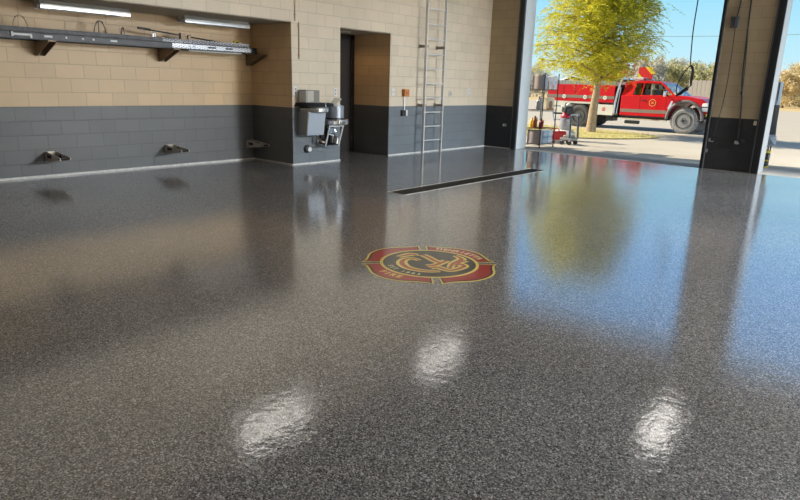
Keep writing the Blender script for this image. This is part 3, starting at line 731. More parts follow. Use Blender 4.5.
# ------------------------------------------------------------------ outside ground
def gz(y): return 0 if y < .5 else (-.02*(y-.5) if y < 10.5 else -.2)
def sheet(x0, x1, ys, dz=0, curve=None):
    bm = B(); rows = []
    for y in ys: rows.append([bm.verts.new((x, y, gz(y)+dz)) for x in (x0, x1)])
    for a, c in zip(rows, rows[1:]): bm.faces.new((a[0], a[1], c[1], c[0]))
    return bm
struct('ground', sheet(-90, 70, (D, 10.5, 62)), M_concrete, recalc=False)
bm = B()
for (a, c, d, e) in (((-90, 62), (70, 62), (400, 420), (-400, 420)),): bm.faces.new([bm.verts.new((x, y, -.21+(.0 if y < 100 else 0))) for x, y in (a, c, d, e)])
struct('field', bm, M_field, recalc=False)
bm = B(); bx(bm, -1.25, 22.3, -.03, D+.02, -.3, -.002); struct('trim_60', bm, M_concrete)
# grass island around the tree
isl = [(-9, 6.0), (-2, 5.6), (0, 6.4), (.8, 8.2), (1.0, 9.6), (.4, 11.2), (-2, 12.0), (-9, 12.2)]
bm = B(); pts = smoothpts([(x, y, 0) for x, y in isl], 5, True)
bm.faces.new([bm.verts.new((p.x, p.y, gz(p.y)+.03)) for p in pts])
bmesh.ops.triangulate(bm, faces=bm.faces)
lawn = struct('lawn', bm, M_grass)
bm = B()
for k in range(9000):
    while 1:
        x, y = random.uniform(-9, 2.2), random.uniform(5.6, 12.2)
        ok = False; j = len(pts)-1
        for i in range(len(pts)):
            if (pts[i].y > y) != (pts[j].y > y) and x < (pts[j].x-pts[i].x)*(y-pts[i].y)/(pts[j].y-pts[i].y)+pts[i].x: ok = not ok
            j = i
        if ok: break
    a = random.uniform(0, PI); h = random.uniform(.04, .10); z = gz(y)+.01
    dx, dy = .012*math.cos(a), .012*math.sin(a); lx, ly = random.uniform(-.04, .04), random.uniform(-.04, .04)
    bm.faces.new([bm.verts.new(v) for v in ((x-dx, y-dy, z), (x+dx, y+dy, z), (x+lx, y+ly, z+h))])
L_grass = leaf_mat('grass_blade', (.34, .36, .08), (.60, .54, .16), (.78, .66, .34))
tag(obj('grass', bm, L_grass, recalc=False), 'yellow-green grass growing round the foot of the tree', 'grass', kind='stuff')

# ------------------------------------------------------------------ the cypress tree
TX, TY = -1.68, 10.10
tr = thing('cypress_tree', 'yellow-green feathery tree standing on the grass in front of the red truck', 'tree', (TX, TY, gz(TY)))
random.seed(11)
bm = B()
tube(bm, smoothpts([(0, 0, -.05), (.02, 0, .15), (.03, .02, .9), (.10, 0, 1.8), (.10, .05, 3.2), (.06, .02, 4.6), (.1, 0, 6.0)], 5), lambda u: .20*(1-u)**1.1+.03+.10*max(0, 1-u*16), 14)
branches = []
for k in range(70):
    z = 2.0+3.9*(k/69)**.9; a = k*2.4+random.uniform(-.3, .3)
    L = 2.55*(1-((z-2.4)/4.3)**2*.75 if z > 2.4 else .80+.12*(z-2.0)/.4)*random.uniform(.8, 1.05); L *= 1.0 if math.cos(a) < .2 else (.72 if z < 3.0 else .9)
    c = Vector((.09, .02, z)); d = Vector((math.cos(a), math.sin(a), 0)); rise = random.uniform(.15, .5)
    p = [c, c+d*L*.35+Vector((0, 0, rise*.6)), c+d*L*.7+Vector((0, 0, rise)), c+d*L+Vector((0, 0, rise*.75))]
    q = smoothpts(p, 4); branches.append(q)
    tube(bm, q, lambda u: .035*(1-u)+.006, 6)
obj('trunk', bm, M_bark, tr, smooth=True)
bm = B()
def spray(bm, p, d, L, w):
    """a drooping feathery spray: small leaflets along a curved axis"""
    n = 7
    side = d.cross(Vector((0, 0, 1)))
    if side.length < .1: side = Vector((1, 0, 0))
    side.normalize()
    for i in range(n):
        t = (i+.5)/n; c = p+d*L*t+Vector((0, 0, -L*.55*t*t))
        for s in (-1, 1):
            tip = c+side*s*w*(1-.5*t)+d*w*.5+Vector((0, 0, random.uniform(-.04, .02)))
            m = (c+tip)/2+d*w*.28+Vector((0, 0, .015)); m2 = (c+tip)/2-d*w*.2
            bm.faces.new([bm.verts.new(v) for v in (c, m2, tip, m)])
for q in branches:
    n = len(q)
    for i in range(2, n):
        for r in range(9):
            base = q[i]+Vector((random.gauss(0, .20), random.gauss(0, .20), random.gauss(0, .20)))
            if base.x > .95 and base.z < 2.75: continue
            a = random.uniform(0, 2*PI); d = Vector((math.cos(a), math.sin(a), random.uniform(-.35, .35))).normalized()
            spray(bm, base, d, random.uniform(.28, .5), random.uniform(.075, .12))
obj('foliage', bm, L_cyp, tr, recalc=False)

# ------------------------------------------------------------------ fire truck
tk = thing('fire_truck', 'red brush fire truck with service body parked beyond the grass', 'truck', (0, 14.8, -.2))
NY = -1.145                                   # local y of the near side
def both(f):
    for s in (1, -1): f(s)
body = [(-2.03, .62), (.02, .62)]
body += [(.69+.68*math.cos(a), .62+.68*math.sin(a)) for a in [PI-PI*k/16 for k in range(1, 16)]]
body += [(1.36, .66), (1.50, .70), (1.50, 1.16), (1.45, 1.30), (1.25, 1.41), (.70, 1.50), (.24, 1.52), (-2.03, 1.47)]
bm = B(); prism(bm, body, 'y', -1.10, 1.10)
cab = obj('cab_body', bm, M_red, tk, bevel=.035, seg=3)
# greenhouse: roof and pillars
def gh(x, z, s): return (x, s*(1.06-.20*((z-1.46)/.6)), z)
bm = B()
roof = [(-1.93, 2.00), (-1.80, 2.06), (-1.0, 2.09), (-.55, 2.06), (-.40, 2.0), (-.43, 1.97), (-1.93, 1.96)]
prism(bm, roof, 'y', -.885, .885); obj('cab_roof', bm, M_red, tk, bevel=.02)
def pill(x0, x1, xt0, xt1):
    for s in (-1, 1):
        bm = B()
        lo = [gh(x0, 1.44, s), gh(x1, 1.44, s)]; hi = [gh(xt1, 2.0, s), gh(xt0, 2.0, s)]
        o_ = [bm.verts.new(v) for v in lo+hi]; i_ = [bm.verts.new((v[0], v[1]-s*.06, v[2])) for v in lo+hi]
        bm.faces.new(o_); bm.faces.new(i_[::-1])
        for k in range(4): bm.faces.new((o_[k], i_[k], i_[(k+1) % 4], o_[(k+1) % 4]))
        obj('roof_pillar', bm, M_red, tk)
pill(-2.03, -1.56, -1.93, -1.48); pill(.20, .30, -.50, -.40); pill(-1.21, -1.17, -1.19, -1.15)
bm = B(); box(bm, (-1.98, 0, 1.72), (.05, 1.7, .52)); obj('cab_back_panel', bm, M_red, tk)
def pane(nm, quad, parent=tk):
    bm = B(); bm.faces.new([bm.verts.new(v) for v in quad]); return obj(nm, bm, M_glass, parent, recalc=False)
for s in (-1, 1):
    k = .99
    pane('quarter_glass', [gh(-1.56, 1.46, s*k), gh(-1.21, 1.46, s*k), gh(-1.19, 1.98, s*k), gh(-1.48, 1.98, s*k)])
    pane('door_glass', [gh(-1.17, 1.46, s*k), gh(.22, 1.46, s*k), gh(-.46, 1.98, s*k), gh(-1.15, 1.98, s*k)])
pane('windshield', [(.30, -1.0, 1.50), (.30, 1.0, 1.50), (-.40, .84, 2.02), (-.40, -.84, 2.02)])
for x in (-.75, -1.55):
    for y in (-.5, .5):
        bm = B(); bx(bm, x-.10, x+.06, y-.28, y+.28, 1.2, 1.74); bx(bm, x-.08, x+.02, y-.14, y+.14, 1.76, 1.95); obj('seat', bm, M_cab_int, tk, bevel=.04, seg=3)
bm = B(); ball(bm, (-1.35, -.72, 1.62), .12, 2, (.7, .6, 1.3)); obj('yellow_gear', bm, M_yellow, tk, smooth=True, label='bright yellow gear behind the rear window')
bm = B(); bx(bm, -.05, .25, -.95, .95, 1.40, 1.53); obj('dashboard', bm, M_black, tk, bevel=.03)
# doors lines, handles, stripes, badge
bm = B()
for x in (-.12, -1.20): bx(bm, x-.006, x+.006, -1.104, -1.098, .70, 1.45)
obj('door_seam', bm, mat('dark_red_gap', (.16, .004, .006), .5), tk)
bm = B(); bx(bm, -1.12, -.96, -1.135, -1.10, 1.26, 1.30); obj('door_handle', bm, M_dsteel, tk, bevel=.01)
bm = B(); bx(bm, -2.0, -.05, -1.106, -1.099, .76, .90); obj('reflective_stripe', bm, M_stripe, tk, label='dull grey stripe along the cab')
bg = B()
for k in range(28):
    a = 2*PI*k/28; a2 = 2*PI*(k+1)/28
    q = [(-.66+r*math.cos(b), -1.108, 1.19+r*math.sin(b)) for r, b in ((.125, a), (.148, a), (.148, a2), (.125, a2))]
    bg.faces.new([bg.verts.new(v) for v in q])
box(bg, (-.66, -1.108, 1.19), (.13, .004, .025), Matrix.Rotation(.7, 3, 'Y')); box(bg, (-.66, -1.108, 1.19), (.13, .004, .025), Matrix.Rotation(-.7, 3, 'Y'))
obj('door_badge', bg, mat('gold_badge', (.80, .42, .12), .4), tk, label='gold round badge on the door')
# fender flare, bumper, grille, lights
def flare(s):
    bm = B()
    pts = [(.69+.70*math.cos(a), s*1.13, .60+.70*math.sin(a)) for a in [PI*1.02-PI*1.04*k/18 for k in range(19)]]
    tube(bm, pts, .062, 8); obj('fender_flare', bm, M_dsteel if s > 0 else mat('grey_flare', (.16, .15, .15), .5), tk, smooth=True)
both(flare)
bm = B(); prism(bm, [(1.40, .62), (1.62, .62), (1.68, .72), (1.66, .86), (1.48, .88)], 'y', -1.12, 1.12); obj('front_bumper', bm, M_dsteel, tk, bevel=.02)
bm = B(); bx(bm, 1.49, 1.53, -.72, .72, .90, 1.30); o = obj('grille', bm, M_chrome, tk, bevel=.02)
bm = B()
for z in (.98, 1.08, 1.18): bx(bm, 1.53, 1.545, -.68, .68, z-.03, z+.03)
obj('grille_slot', bm, M_black, o)
M_headl = mat('headlight', (.85, .86, .84), .12, var=.03)
for s in (-1, 1):
    bm = B(); prism(bm, [(1.28, .93), (1.535, .93), (1.53, 1.28), (1.32, 1.24)], 'y', s*.80, s*1.115); o = obj('headlight', bm, M_headl, tk, bevel=.02)
    bm = B(); bx(bm, 1.30, 1.54, s*1.10, s*1.12, 1.08, 1.12); obj('headlight_divider', bm, M_dsteel, o)
    bm = B(); bx(bm, 1.50, 1.66, s*.95, s*1.13, .74, .84); obj('marker_light', bm, M_yellow, tk, bevel=.01)
bm = B(); prism(bm, [(-.02, .98), (.10, 1.30), (.17, 1.28), (.06, .95)], 'y', -1.115, -1.10); obj('fender_vent', bm, M_chrome, tk)
for s in (-1, 1):
    bm = B(); box(bm, (-.12, s*1.32, 1.58), (.12, .20, .24)); o = obj('side_mirror', bm, M_chrome, tk, bevel=.04, seg=3)
    bm = B(); tube(bm, [(-.10, s*1.02, 1.50), (-.11, s*1.22, 1.52)], .03, 8); obj('mirror_arm', bm, M_black, o)
# chassis, steps
bm = B(); bx(bm, -5.5, 1.3, -.5, .5, .48, .68); bx(bm, -2.0, -.05, -1.0, 1.0, .50, .64); obj('chassis', bm, M_black, tk)
bm = B(); bx(bm, -1.95, .0, -1.18, -1.02, .46, .52); o = obj('side_step', bm, M_chrome, tk, bevel=.015)
bm = B(); bx(bm, -1.75, -1.15, -1.16, -.95, .28, .42); obj('step_box', bm, M_black, tk, bevel=.02)
bm = B(); bx(bm, -2.62, -2.35, -1.05, -.4, .34, .58); obj('fuel_tank', bm, M_black, tk, bevel=.03)
# wheels
def wheel(x, y, r, w, mt, s, nm='wheel'):
    prof = [(r*.58, -w/2), (r*.80, -w/2-.01), (r*.95, -w*.42), (r, -w*.30), (r, w*.30), (r*.95, w*.42), (r*.80, w/2+.01), (r*.58, w/2)]
    bm = B(); lathe(bm, prof, (x, y, r), 36, Matrix.Rotation(PI/2, 4, 'X'))
    for k in range(30):
        a = 2*PI*k/30
        for e in (-1, 1):
            box(bm, (x+(r+.002)*math.cos(a+e*.05), y+e*w*.26, r+(r+.002)*math.sin(a+e*.05)), (.03, w*.46, .052), Matrix.Rotation(-a, 3, 'Y'))
    wh = obj(nm, bm, mt, tk)
    bm = B(); lathe(bm, [(.03, .02), (r*.20, .02), (r*.24, -.02), (r*.50, -.03), (r*.56, .03), (r*.60, .035), (r*.60, 0)], (x, y+s*(w/2-.01), r), 28, Matrix.Rotation(-s*PI/2, 4, 'X')); rm = obj('wheel_rim', bm, M_rim, wh, smooth=True)
    bm = B()
    for k in range(8):
        a = 2*PI*k/8; cyl(bm, (x+r*.15*math.cos(a), y+s*(w/2+.005), r+r*.15*math.sin(a)), (x+r*.15*math.cos(a), y+s*(w/2+.035), r+r*.15*math.sin(a)), .018, seg=6)
    obj('wheel_nut', bm, M_alu, rm)
for s in (-1, 1):
    wheel(.69, s*.96, .525, .36, M_mudtyre, s); wheel(-3.90, s*.96, .50, .36, M_rubber, s)
# service body: red upper lockers, pale lower lockers, rails on top
bm = B(); bx(bm, -5.55, -2.33, -1.13, 1.13, 1.12, 1.86); sb = obj('upper_locker', bm, M_red, tk, bevel=.015)
bm = B(); bx(bm, -5.56, -2.32, -1.14, -1.12, 1.27, 1.40); obj('reflective_stripe', bm, M_stripe, sb, label='dull grey stripe along the lockers')
bm = B()
for x in (-4.75, -4.18, -3.20): bx(bm, x-.008, x+.008, -1.137, -1.12, 1.14, 1.84)
obj('locker_seam', bm, mat('seam_red', (.22, .005, .008), .5), sb)
for x in (-4.69, -3.67, -2.74):
    bm = B(); cyl(bm, (x, -1.135, 1.32), (x, -1.15, 1.32), .09, seg=24); o = obj('round_decal', bm, M_white, sb, label='round white decal on the stripe')
    bm = B(); box(bm, (x, -1.152, 1.32), (.09, .004, .022), Matrix.Rotation(.7, 3, 'Y')); box(bm, (x, -1.152, 1.32), (.09, .004, .022), Matrix.Rotation(-.7, 3, 'Y')); obj('decal_mark', bm, mat('decal_grey', (.45, .42, .40), .5), o)
bm = B(); bx(bm, -5.55, -4.62, -1.12, 1.12, .58, 1.12); bx(bm, -4.62, -3.20, -1.12, 1.12, 1.03, 1.12); bx(bm, -3.30, -2.33, -1.12, 1.12, .58, 1.03); bx(bm, -4.7, -3.2, -.55, .55, .55, 1.03)
lb = obj('lower_locker', bm, M_panelwhite, tk, bevel=.012, label='pale lower locker panels')
bm = B(); bx(bm, -4.5, -3.35, -1.0, -.56, .98, 1.03); bx(bm, -3.36, -3.30, -1.11, -.56, .60, 1.03); obj('wheel_well', bm, M_black, lb)
bm = B(); box(bm, (-2.75, -1.124, .84), (.16, .006, .035)); box(bm, (-2.75, -1.124, .78), (.13, .006, .03)); box(bm, (-2.75, -1.124, .90), (.10, .006, .025)); obj('red_marking', bm, M_redp, lb, label='small red marking')
bm = B(); bx(bm, -5.55, -2.35, -1.10, -.95, 1.86, 2.04); bx(bm, -5.55, -2.35, .95, 1.10, 1.86, 2.04)
for k in range(22): bx(bm, -5.5+k*.14, -5.44+k*.14, -1.115, -1.10, 1.87, 2.03)
obj('top_rail', bm, mat('rail_grey', (.42, .42, .41), .4, .4), tk)
bm = B(); tube(bm, smoothpts([(-5.2, -.6, 2.02), (-4.6, -.7, 2.14), (-4.0, -.6, 2.02), (-3.4, -.7, 2.12), (-2.8, -.6, 2.04)], 6), .06, 8); obj('hose', bm, M_black, tk, smooth=True)
bm = B()
for s in (-1, 1):
    tube(bm, smoothpts([(-2.30, s*1.08, .66), (-2.27, s*1.08, 1.2), (-2.16, s*1.06, 1.9), (-2.10, s*1.0, 2.12)], 5), .055, 10)
    tube(bm, [(-2.17, s*1.08, .66), (-2.09, s*1.06, 1.8)], .028, 8)
tube(bm, [(-2.10, -1.0, 2.12), (-2.10, 1.0, 2.12)], .045, 8)
obj('headache_rack', bm, M_chrome, tk, smooth=True)
bm = B(); bx(bm, -2.27, -2.20, -1.0, 1.0, .66, 1.9); obj('rack_mesh_panel', bm, M_dsteel, tk)
# roof-top gear: light bar, sign board, bundles
bm = B(); bx(bm, -1.75, -1.30, -.70, .70, 2.10, 2.22); o = obj('light_bar', bm, mat('lightbar_grey', (.55, .57, .58), .25), tk, bevel=.03)
bm = B(); bx(bm, -1.77, -1.28, -.68, -.40, 2.12, 2.20); obj('light_lens', bm, M_redp, o, bevel=.02)
sg = B(); bx(sg, -1.78, -1.16, -.10, -.06, 2.14, 2.66); sgn = obj('chevron_board', sg, M_redp, tk, label='red board with yellow chevrons')
sg = B()
for (x0, z0) in ((-1.50, 2.66), (-1.78, 2.42)):
    prism(sg, [(x0, z0), (x0+.20, z0), (x0+.48, z0-.28), (x0+.28, z0-.28)] if x0 > -1.6 else [(x0, z0), (x0, z0-.20), (x0+.08, z0-.28), (x0+.28, z0-.28)], 'y', -.115, -.10)
prism(sg, [(-1.16, 2.66), (-1.34, 2.66), (-1.16, 2.48)], 'y', -.115, -.10)
obj('chevron_stripe', sg, M_yellow, sgn)
for (x, y, z, m_, sc, nm) in ((-2.62, -.7, 2.24, M_yellow, (1.6, 1, .7), 'gear_bundle'), (-2.32, -.75, 2.30, M_yellow, (1.0, 1, .8), 'gear_bundle'), (-2.86, -.7, 2.16, M_dsteel, (1.3, 1, .6), 'gear_bundle'), (-2.2, -.6, 2.42, M_redp, (.9, .9, .6), 'helmet'), (-2.74, -.85, 2.20, M_redp, (1.0, .8, .5), 'helmet')):
    bm = B(); ball(bm, (x, y, z), .14, 2, sc)
    for v in bm.verts: v.co += Vector((random.uniform(-.02, .02), random.uniform(-.02, .02), random.uniform(-.02, .02)))
    obj(nm, bm, m_, tk, smooth=True)
bm = B(); bx(bm, -2.95, -2.1, -.9, .3, 2.02, 2.12); obj('gear_tray', bm, M_dsteel, tk)

# ------------------------------------------------------------------ wire shelving outside the jamb
RX0, RX1, RY0, RY1 = .62, 1.06, .95, 1.69
sh = thing('wire_shelving', 'dark wire shelving unit loaded with supplies outside the door jamb', 'shelving', (0, 0, -.02))
for x in (RX0, RX1):
    for y in (RY0, RY1):
        bm = B(); cyl(bm, (x, y, 0), (x, y, 1.86), .014, seg=10); p = obj('post', bm, M_wire, sh, smooth=True)
        bm = B(); cyl(bm, (x, y, 0), (x, y, .03), .022, seg=10); obj('foot', bm, M_black, p)
SZ = (.09, .49, .95, 1.46)
for z in SZ:
    bm = B()
    for x in (RX0, RX1): tube(bm, [(x, RY0, z), (x, RY1, z)], .007, 6); tube(bm, [(x, RY0, z-.03), (x, RY1, z-.03)], .005, 6)
    for y in (RY0, RY1): tube(bm, [(RX0, y, z), (RX1, y, z)], .007, 6); tube(bm, [(RX0, y, z-.03), (RX1, y, z-.03)], .005, 6)
    for k in range(1, 18): tube(bm, [(RX0, RY0+k*(RY1-RY0)/18, z), (RX1, RY0+k*(RY1-RY0)/18, z)], .003, 4)
    obj('shelf', bm, M_wire, sh)
def cbox(label, x0, x1, y0, y1, z, h, m, panel=None, name='supply_box', cat='box', pname='label_panel', plabel=None):
    t = thing(name, label, cat, ((x0+x1)/2, (y0+y1)/2, z-.02+.008))
    bm = B(); bx(bm, (x0-x1)/2, (x1-x0)/2, (y0-y1)/2, (y1-y0)/2, 0, h); obj('carton', bm, m, t, bevel=.008)
    bm = B(); bx(bm, (x0-x1)/2+.01, (x1-x0)/2-.01, -.012, .012, h, h+.002); obj('tape', bm, M_card, t)
    if panel:
        for (a0, a1, z0, z1, pm) in panel:
            bm = B(); w = (x1-x0)/2; yy = (y1-y0)
            bx(bm, w, w+.003, -yy/2+a0*yy, -yy/2+a1*yy, z0*h, z1*h); obj(pname, bm, pm, t, label=plabel)
            bm = B(); xx = (x1-x0); bx(bm, -xx/2+a0*xx, -xx/2+a1*xx, -yy/2-.003, -yy/2, z0*h, z1*h); obj(pname, bm, pm, t)
    return t
def jug(label, x, y, z, r, h, m, cap, name='jug', cat='jug', lab=None):
    t = thing(name, label, cat, (x, y, z-.02+.008))
    bm = B(); lathe(bm, [(r*.9, 0), (r, h*.06), (r, h*.58), (r*.75, h*.74), (r*.36, h*.86), (r*.32, h*.93)], seg=18); o = obj('body', bm, m, t, smooth=True)
    bm = B(); lathe(bm, [(r*.38, h*.92), (r*.38, h), (r*.3, h*1.01)], seg=14); obj('cap', bm, cap, t, smooth=True)
    bm = B(); tube(bm, smoothpts([(r*.35, 0, h*.86), (r*1.0, 0, h*.84), (r*1.12, 0, h*.66), (r*.98, 0, h*.52)], 4), r*.13, 6); obj('handle', bm, m, t, smooth=True)
    if lab:
        bm = B(); cyl(bm, (0, 0, h*.14), (0, 0, h*.5), r*1.015, seg=18, caps=False); obj('label_band', bm, lab, t, smooth=True)
    return t
M_wl = mat('pale_label', (.80, .78, .74), .5, var=.15, scale=30); M_lav = mat('lavender_label', (.62, .60, .72), .5, var=.2, scale=30)
# top shelf
cbox('mauve-grey carton on the top wire shelf against the jamb', .70, 1.04, .97, 1.14, 1.46, .34, M_box_grey, [(.78, .98, .05, .98, M_bluewater)])
cbox('white printed carton with orange side on the top wire shelf', .80, 1.04, 1.17, 1.40, 1.46, .31, M_wl, [(.02, .22, .05, .62, M_orange), (.45, .85, .3, .62, M_lav)])
cbox('white carton with pink print at the far end of the top shelf', .80, 1.04, 1.43, 1.67, 1.46, .33, M_white, [(.05, .30, .05, .4, mat('pink_print', (.75, .35, .36), .5)), (.4, .95, .45, .62, M_lav)])
# second shelf
jug('grey-white plastic jug on the second wire shelf beside the jamb', .90, 1.06, .95, .095, .33, mat('milky_jug', (.68, .70, .70), .4), M_white)
t = cbox('cream carton with brown round picture on the second wire shelf', .84, 1.04, 1.20, 1.60, .95, .31, M_card)
bm = B(); cyl(bm, (.101, 0, .13), (.104, 0, .13), .10, seg=24); obj('round_picture', bm, mat('brown_print', (.34, .16, .07), .5), t)
bm = B(); bx(bm, .0995, .104, -.18, .18, .005, .05); obj('orange_band', bm, M_orange, t)
# third shelf
jug('orange jug on the third wire shelf beside the red one', .84, 1.02, .49, .06, .30, M_orange, M_redp)
jug('red jug on the third wire shelf beside the wire post', 1.00, 1.06, .49, .06, .24, M_redp, M_orange)
jug('yellow bottle at the back of the third wire shelf', .72, 1.08, .49, .055, .26, M_yellow, M_white)
# bottom shelf
cbox('large grey carton at the jamb end of the bottom wire shelf', .68, 1.04, .965, 1.12, .09, .35, M_box_grey)
for i, (y0, z, lb) in enumerate(((1.14, .09, 'pale blue shrink-wrapped pack in the bottom shelf stack, lower and beside grey carton'), (1.14, .262, 'pale blue shrink-wrapped pack in the bottom shelf stack, upper and beside grey carton'), (1.41, .09, 'pale blue shrink-wrapped pack at far end of bottom shelf, lower'), (1.41, .262, 'pale blue shrink-wrapped pack at far end of bottom shelf, upper'))):
    t = thing('bottle_pack', lb, 'bottle pack', (.92, y0+.13, z-.012), 0, 'blue packs on the bottom shelf')
    bm = B(); bx(bm, -.12, .12, -.125, .125, 0, .165); obj('wrap', bm, M_bluewater, t, bevel=.02, seg=3)
    bm = B(); bx(bm, .1205, .1225, -.12, .12, .06, .09); bx(bm, -.12, .12, -.1275, -.1255, .06, .09); obj('printed_band', bm, M_white, t)

# ------------------------------------------------------------------ cart with posts, red tool box, grinder
CY = 2.95; cz = gz(CY)
ct = thing('platform_cart', 'grey platform cart with two upright posts standing past the wire shelving', 'cart', (1.0, CY, cz))
bm = B(); bx(bm, -.28, .06, -.22, .24, .14, .20); obj('platform', bm, mat('cart_deck', (.30, .30, .31), .5, .3), ct, bevel=.01)
for y in (-.19, .19):
    bm = B(); tube(bm, [(.02+(.04 if y > 0 else -.02), y, .20), (.02+(.0 if y > 0 else -.04), y, .80)], .030, 8); obj('post', bm, mat('post_grey', (.10, .11, .13), .4, .3), ct, smooth=True)
bm = B(); tube(bm, smoothpts([(-.02, -.19, .80), (-.03, -.10, .83), (-.0, .10, .83), (.02, .19, .80)], 4), .018, 8); tube(bm, [(0, -.19, .42), (.02, .19, .42)], .008, 6); obj('handle', bm, M_alu, ct, smooth=True)
for x in (-.22, .0):
    for y in (-.18, .20):
        bm = B(); cyl(bm, (x, y-.02, .062), (x, y+.02, .062), .06, seg=18); w = obj('caster', bm, M_black, ct, smooth=True)
        bm = B(); bx(bm, x-.02, x+.02, y-.03, y+.03, .10, .14); obj('caster_fork', bm, M_yellow if (x == 0 and y > 0) else M_alu, w)
bm = B(); bx(bm, -.22, .0, -.15, .16, .20, .27); obj('tray_parts', bm, M_steelside, ct, bevel=.02)
tb = thing('tool_box', 'red tool box on the ground between the wire shelving and the cart', 'tool box', (.36, 3.12, gz(3.12)), math.radians(48))
bm = B(); prism(bm, [(-.12, .10), (.12, .10), (.12, .30), (.08, .34), (-.08, .34), (-.12, .30)], 'x', -.30, .30); obj('case', bm, M_redp, tb, bevel=.01)
bm = B(); bx(bm, -.28, .28, -.11, .11, 0, .10); obj('base_drawer', bm, M_wl, tb, bevel=.01)
bm = B(); tube(bm, smoothpts([(-.12, 0, .33), (-.10, 0, .40), (.10, 0, .40), (.12, 0, .33)], 4), .014, 8); obj('handle', bm, M_redp, tb, smooth=True)
bm = B(); bx(bm, -.14, -.02, -.122, -.114, .02, .08); obj('brown_latch', bm, mat('brown_latch', (.40, .12, .05), .5), tb)
# floor grinder / power washer style machine
G = (-.02, 4.5, gz(4.5))
gm = thing('floor_machine', 'floor grinding machine with red and black motor behind the cart', 'machine', G, math.radians(150))
bm = B(); lathe(bm, [(.30, .05), (.33, .08), (.33, .24), (.24, .32), (.10, .34)], (0, 0, 0), 28); obj('skirt', bm, M_panelwhite, gm, smooth=True)
bm = B(); lathe(bm, [(.16, .34), (.17, .36), (.17, .66), (.12, .70)], (0, 0, 0), 20); obj('motor', bm, mat('motor_grey', (.34, .36, .40), .35, .4), gm, smooth=True)
bm = B(); lathe(bm, [(.15, .70), (.16, .74), (.10, .84), (.03, .86)], (0, 0, 0), 18); obj('motor_cap', bm, mat('motor_red', (.48, .03, .06), .4), gm, smooth=True)
bm = B(); bx(bm, -.16, .06, -.14, .14, .86, 1.02); bx(bm, -.24, -.14, -.09, .09, .80, .94); obj('switch_box', bm, M_black, gm, bevel=.02)
bm = B(); ball(bm, (-.02, -.05, 1.08), .075, 2, (1, 1, .8)); obj('gauge', bm, M_wl, gm, smooth=True)
bm = B()
for s in (-1, 1): tube(bm, smoothpts([(.15, s*.18, .30), (.34, s*.20, .62), (.52, s*.2, .98), (.62, s*.2, 1.02)], 5), .02, 8)
tube(bm, [(.62, -.2, 1.02), (.62, .2, 1.02)], .02, 8); tube(bm, [(.34, -.2, .62), (.34, .2, .62)], .016, 8)
obj('handle_frame', bm, M_alu, gm, smooth=True)
bm = B(); tube(bm, smoothpts([(.1, -.2, .30), (.3, -.32, .42), (.48, -.3, .75), (.40, -.25, .95), (.2, -.2, .85)], 6), .045, 10); obj('dust_hose', bm, mat('pale_hose', (.36, .36, .38), .5), gm, smooth=True)
for s in (-1, 1):
    bm = B(); cyl(bm, (.36, s*.22-.03, .14), (.36, s*.22+.03, .14), .14, seg=20); obj('wheel', bm, M_black, gm, smooth=True)

# ------------------------------------------------------------------ draped gear beyond the pillar
gr = thing('gear_rack', 'black gear rack standing outside right behind the block pillar', 'rack', (5.92, 1.85, gz(1.85)))
bm = B()
for x in (-.17, .15):
    for y in (-.12, .12): tube(bm, [(x, y, 0), (x, y, 1.74)], .014, 8)
for z in (.10, .62, 1.74):
    tube(bm, [(-.17, -.12, z), (.15, -.12, z)], .012, 6); tube(bm, [(-.17, .12, z), (.15, .12, z)], .012, 6)
    tube(bm, [(-.17, -.12, z), (-.17, .12, z)], .012, 6); tube(bm, [(.15, -.12, z), (.15, .12, z)], .012, 6)
obj('frame', bm, M_wire, gr)
bm = B(); bx(bm, -.17, .15, -.12, .12, .615, .63); bx(bm, -.17, .15, -.12, .12, .095, .11); obj('shelf', bm, M_wire, gr)
def drape(n, m, z1, z0, rx, ry, ph, amp, flare_=0):
    bm = B(); rows = []
    for i in range(15):
        u = i/14; z = z1+(z0-z1)*u; row = []
        for k in range(40):
            a = 2*PI*k/40; f = 1+amp*(.3+u)*math.sin(a*7+ph+u*2)+flare_*u
            cx, cy = math.cos(a), math.sin(a)
            e = .55
            x = rx*f*math.copysign(abs(cx)**e, cx); y = ry*f*math.copysign(abs(cy)**e, cy)
            row.append(bm.verts.new((x, y, z-.05*amp*8*u*math.sin(a*3+ph))))
        rows.append(row)
    for a_, b_ in zip(rows, rows[1:]):
        for k in range(40): bm.faces.new((a_[k], a_[(k+1) % 40], b_[(k+1) % 40], b_[k]))
    bm.faces.new(rows[0][::-1])
    return bm
o = obj('plastic_sheet', drape(0, M_tarp, 1.77, .98, .185, .145, .4, .05, .05), M_tarp, smooth=True); o.location = (5.92, 1.85, gz(1.85)); tag(o, 'pale blue plastic sheet draped over the rack behind the pillar', 'sheet')
o = obj('coat', drape(1, M_greycloth, 1.30, .66, .20, .165, 1.4, .05, .10), M_greycloth, smooth=True); o.location = (5.92, 1.80, gz(1.85)); tag(o, 'dark grey coat hanging below the pale blue sheet', 'coat')
bm = B(); ball(bm, (0, 0, .12), .19, 3, (1, .85, .80))
for v in bm.verts: v.co += v.normal*.02*math.sin(v.co.x*40+v.co.z*33)
o = obj('duffel_bag', bm, M_bag, smooth=True); o.location = (6.02, 1.70, .43); tag(o, 'crumpled blue-grey bag on the rack under the dark coat', 'bag')
t = thing('turnout_boots', 'black and yellow rubber boots on the ground at the pillar foot', 'boots', (6.06, 1.66, gz(1.66)))
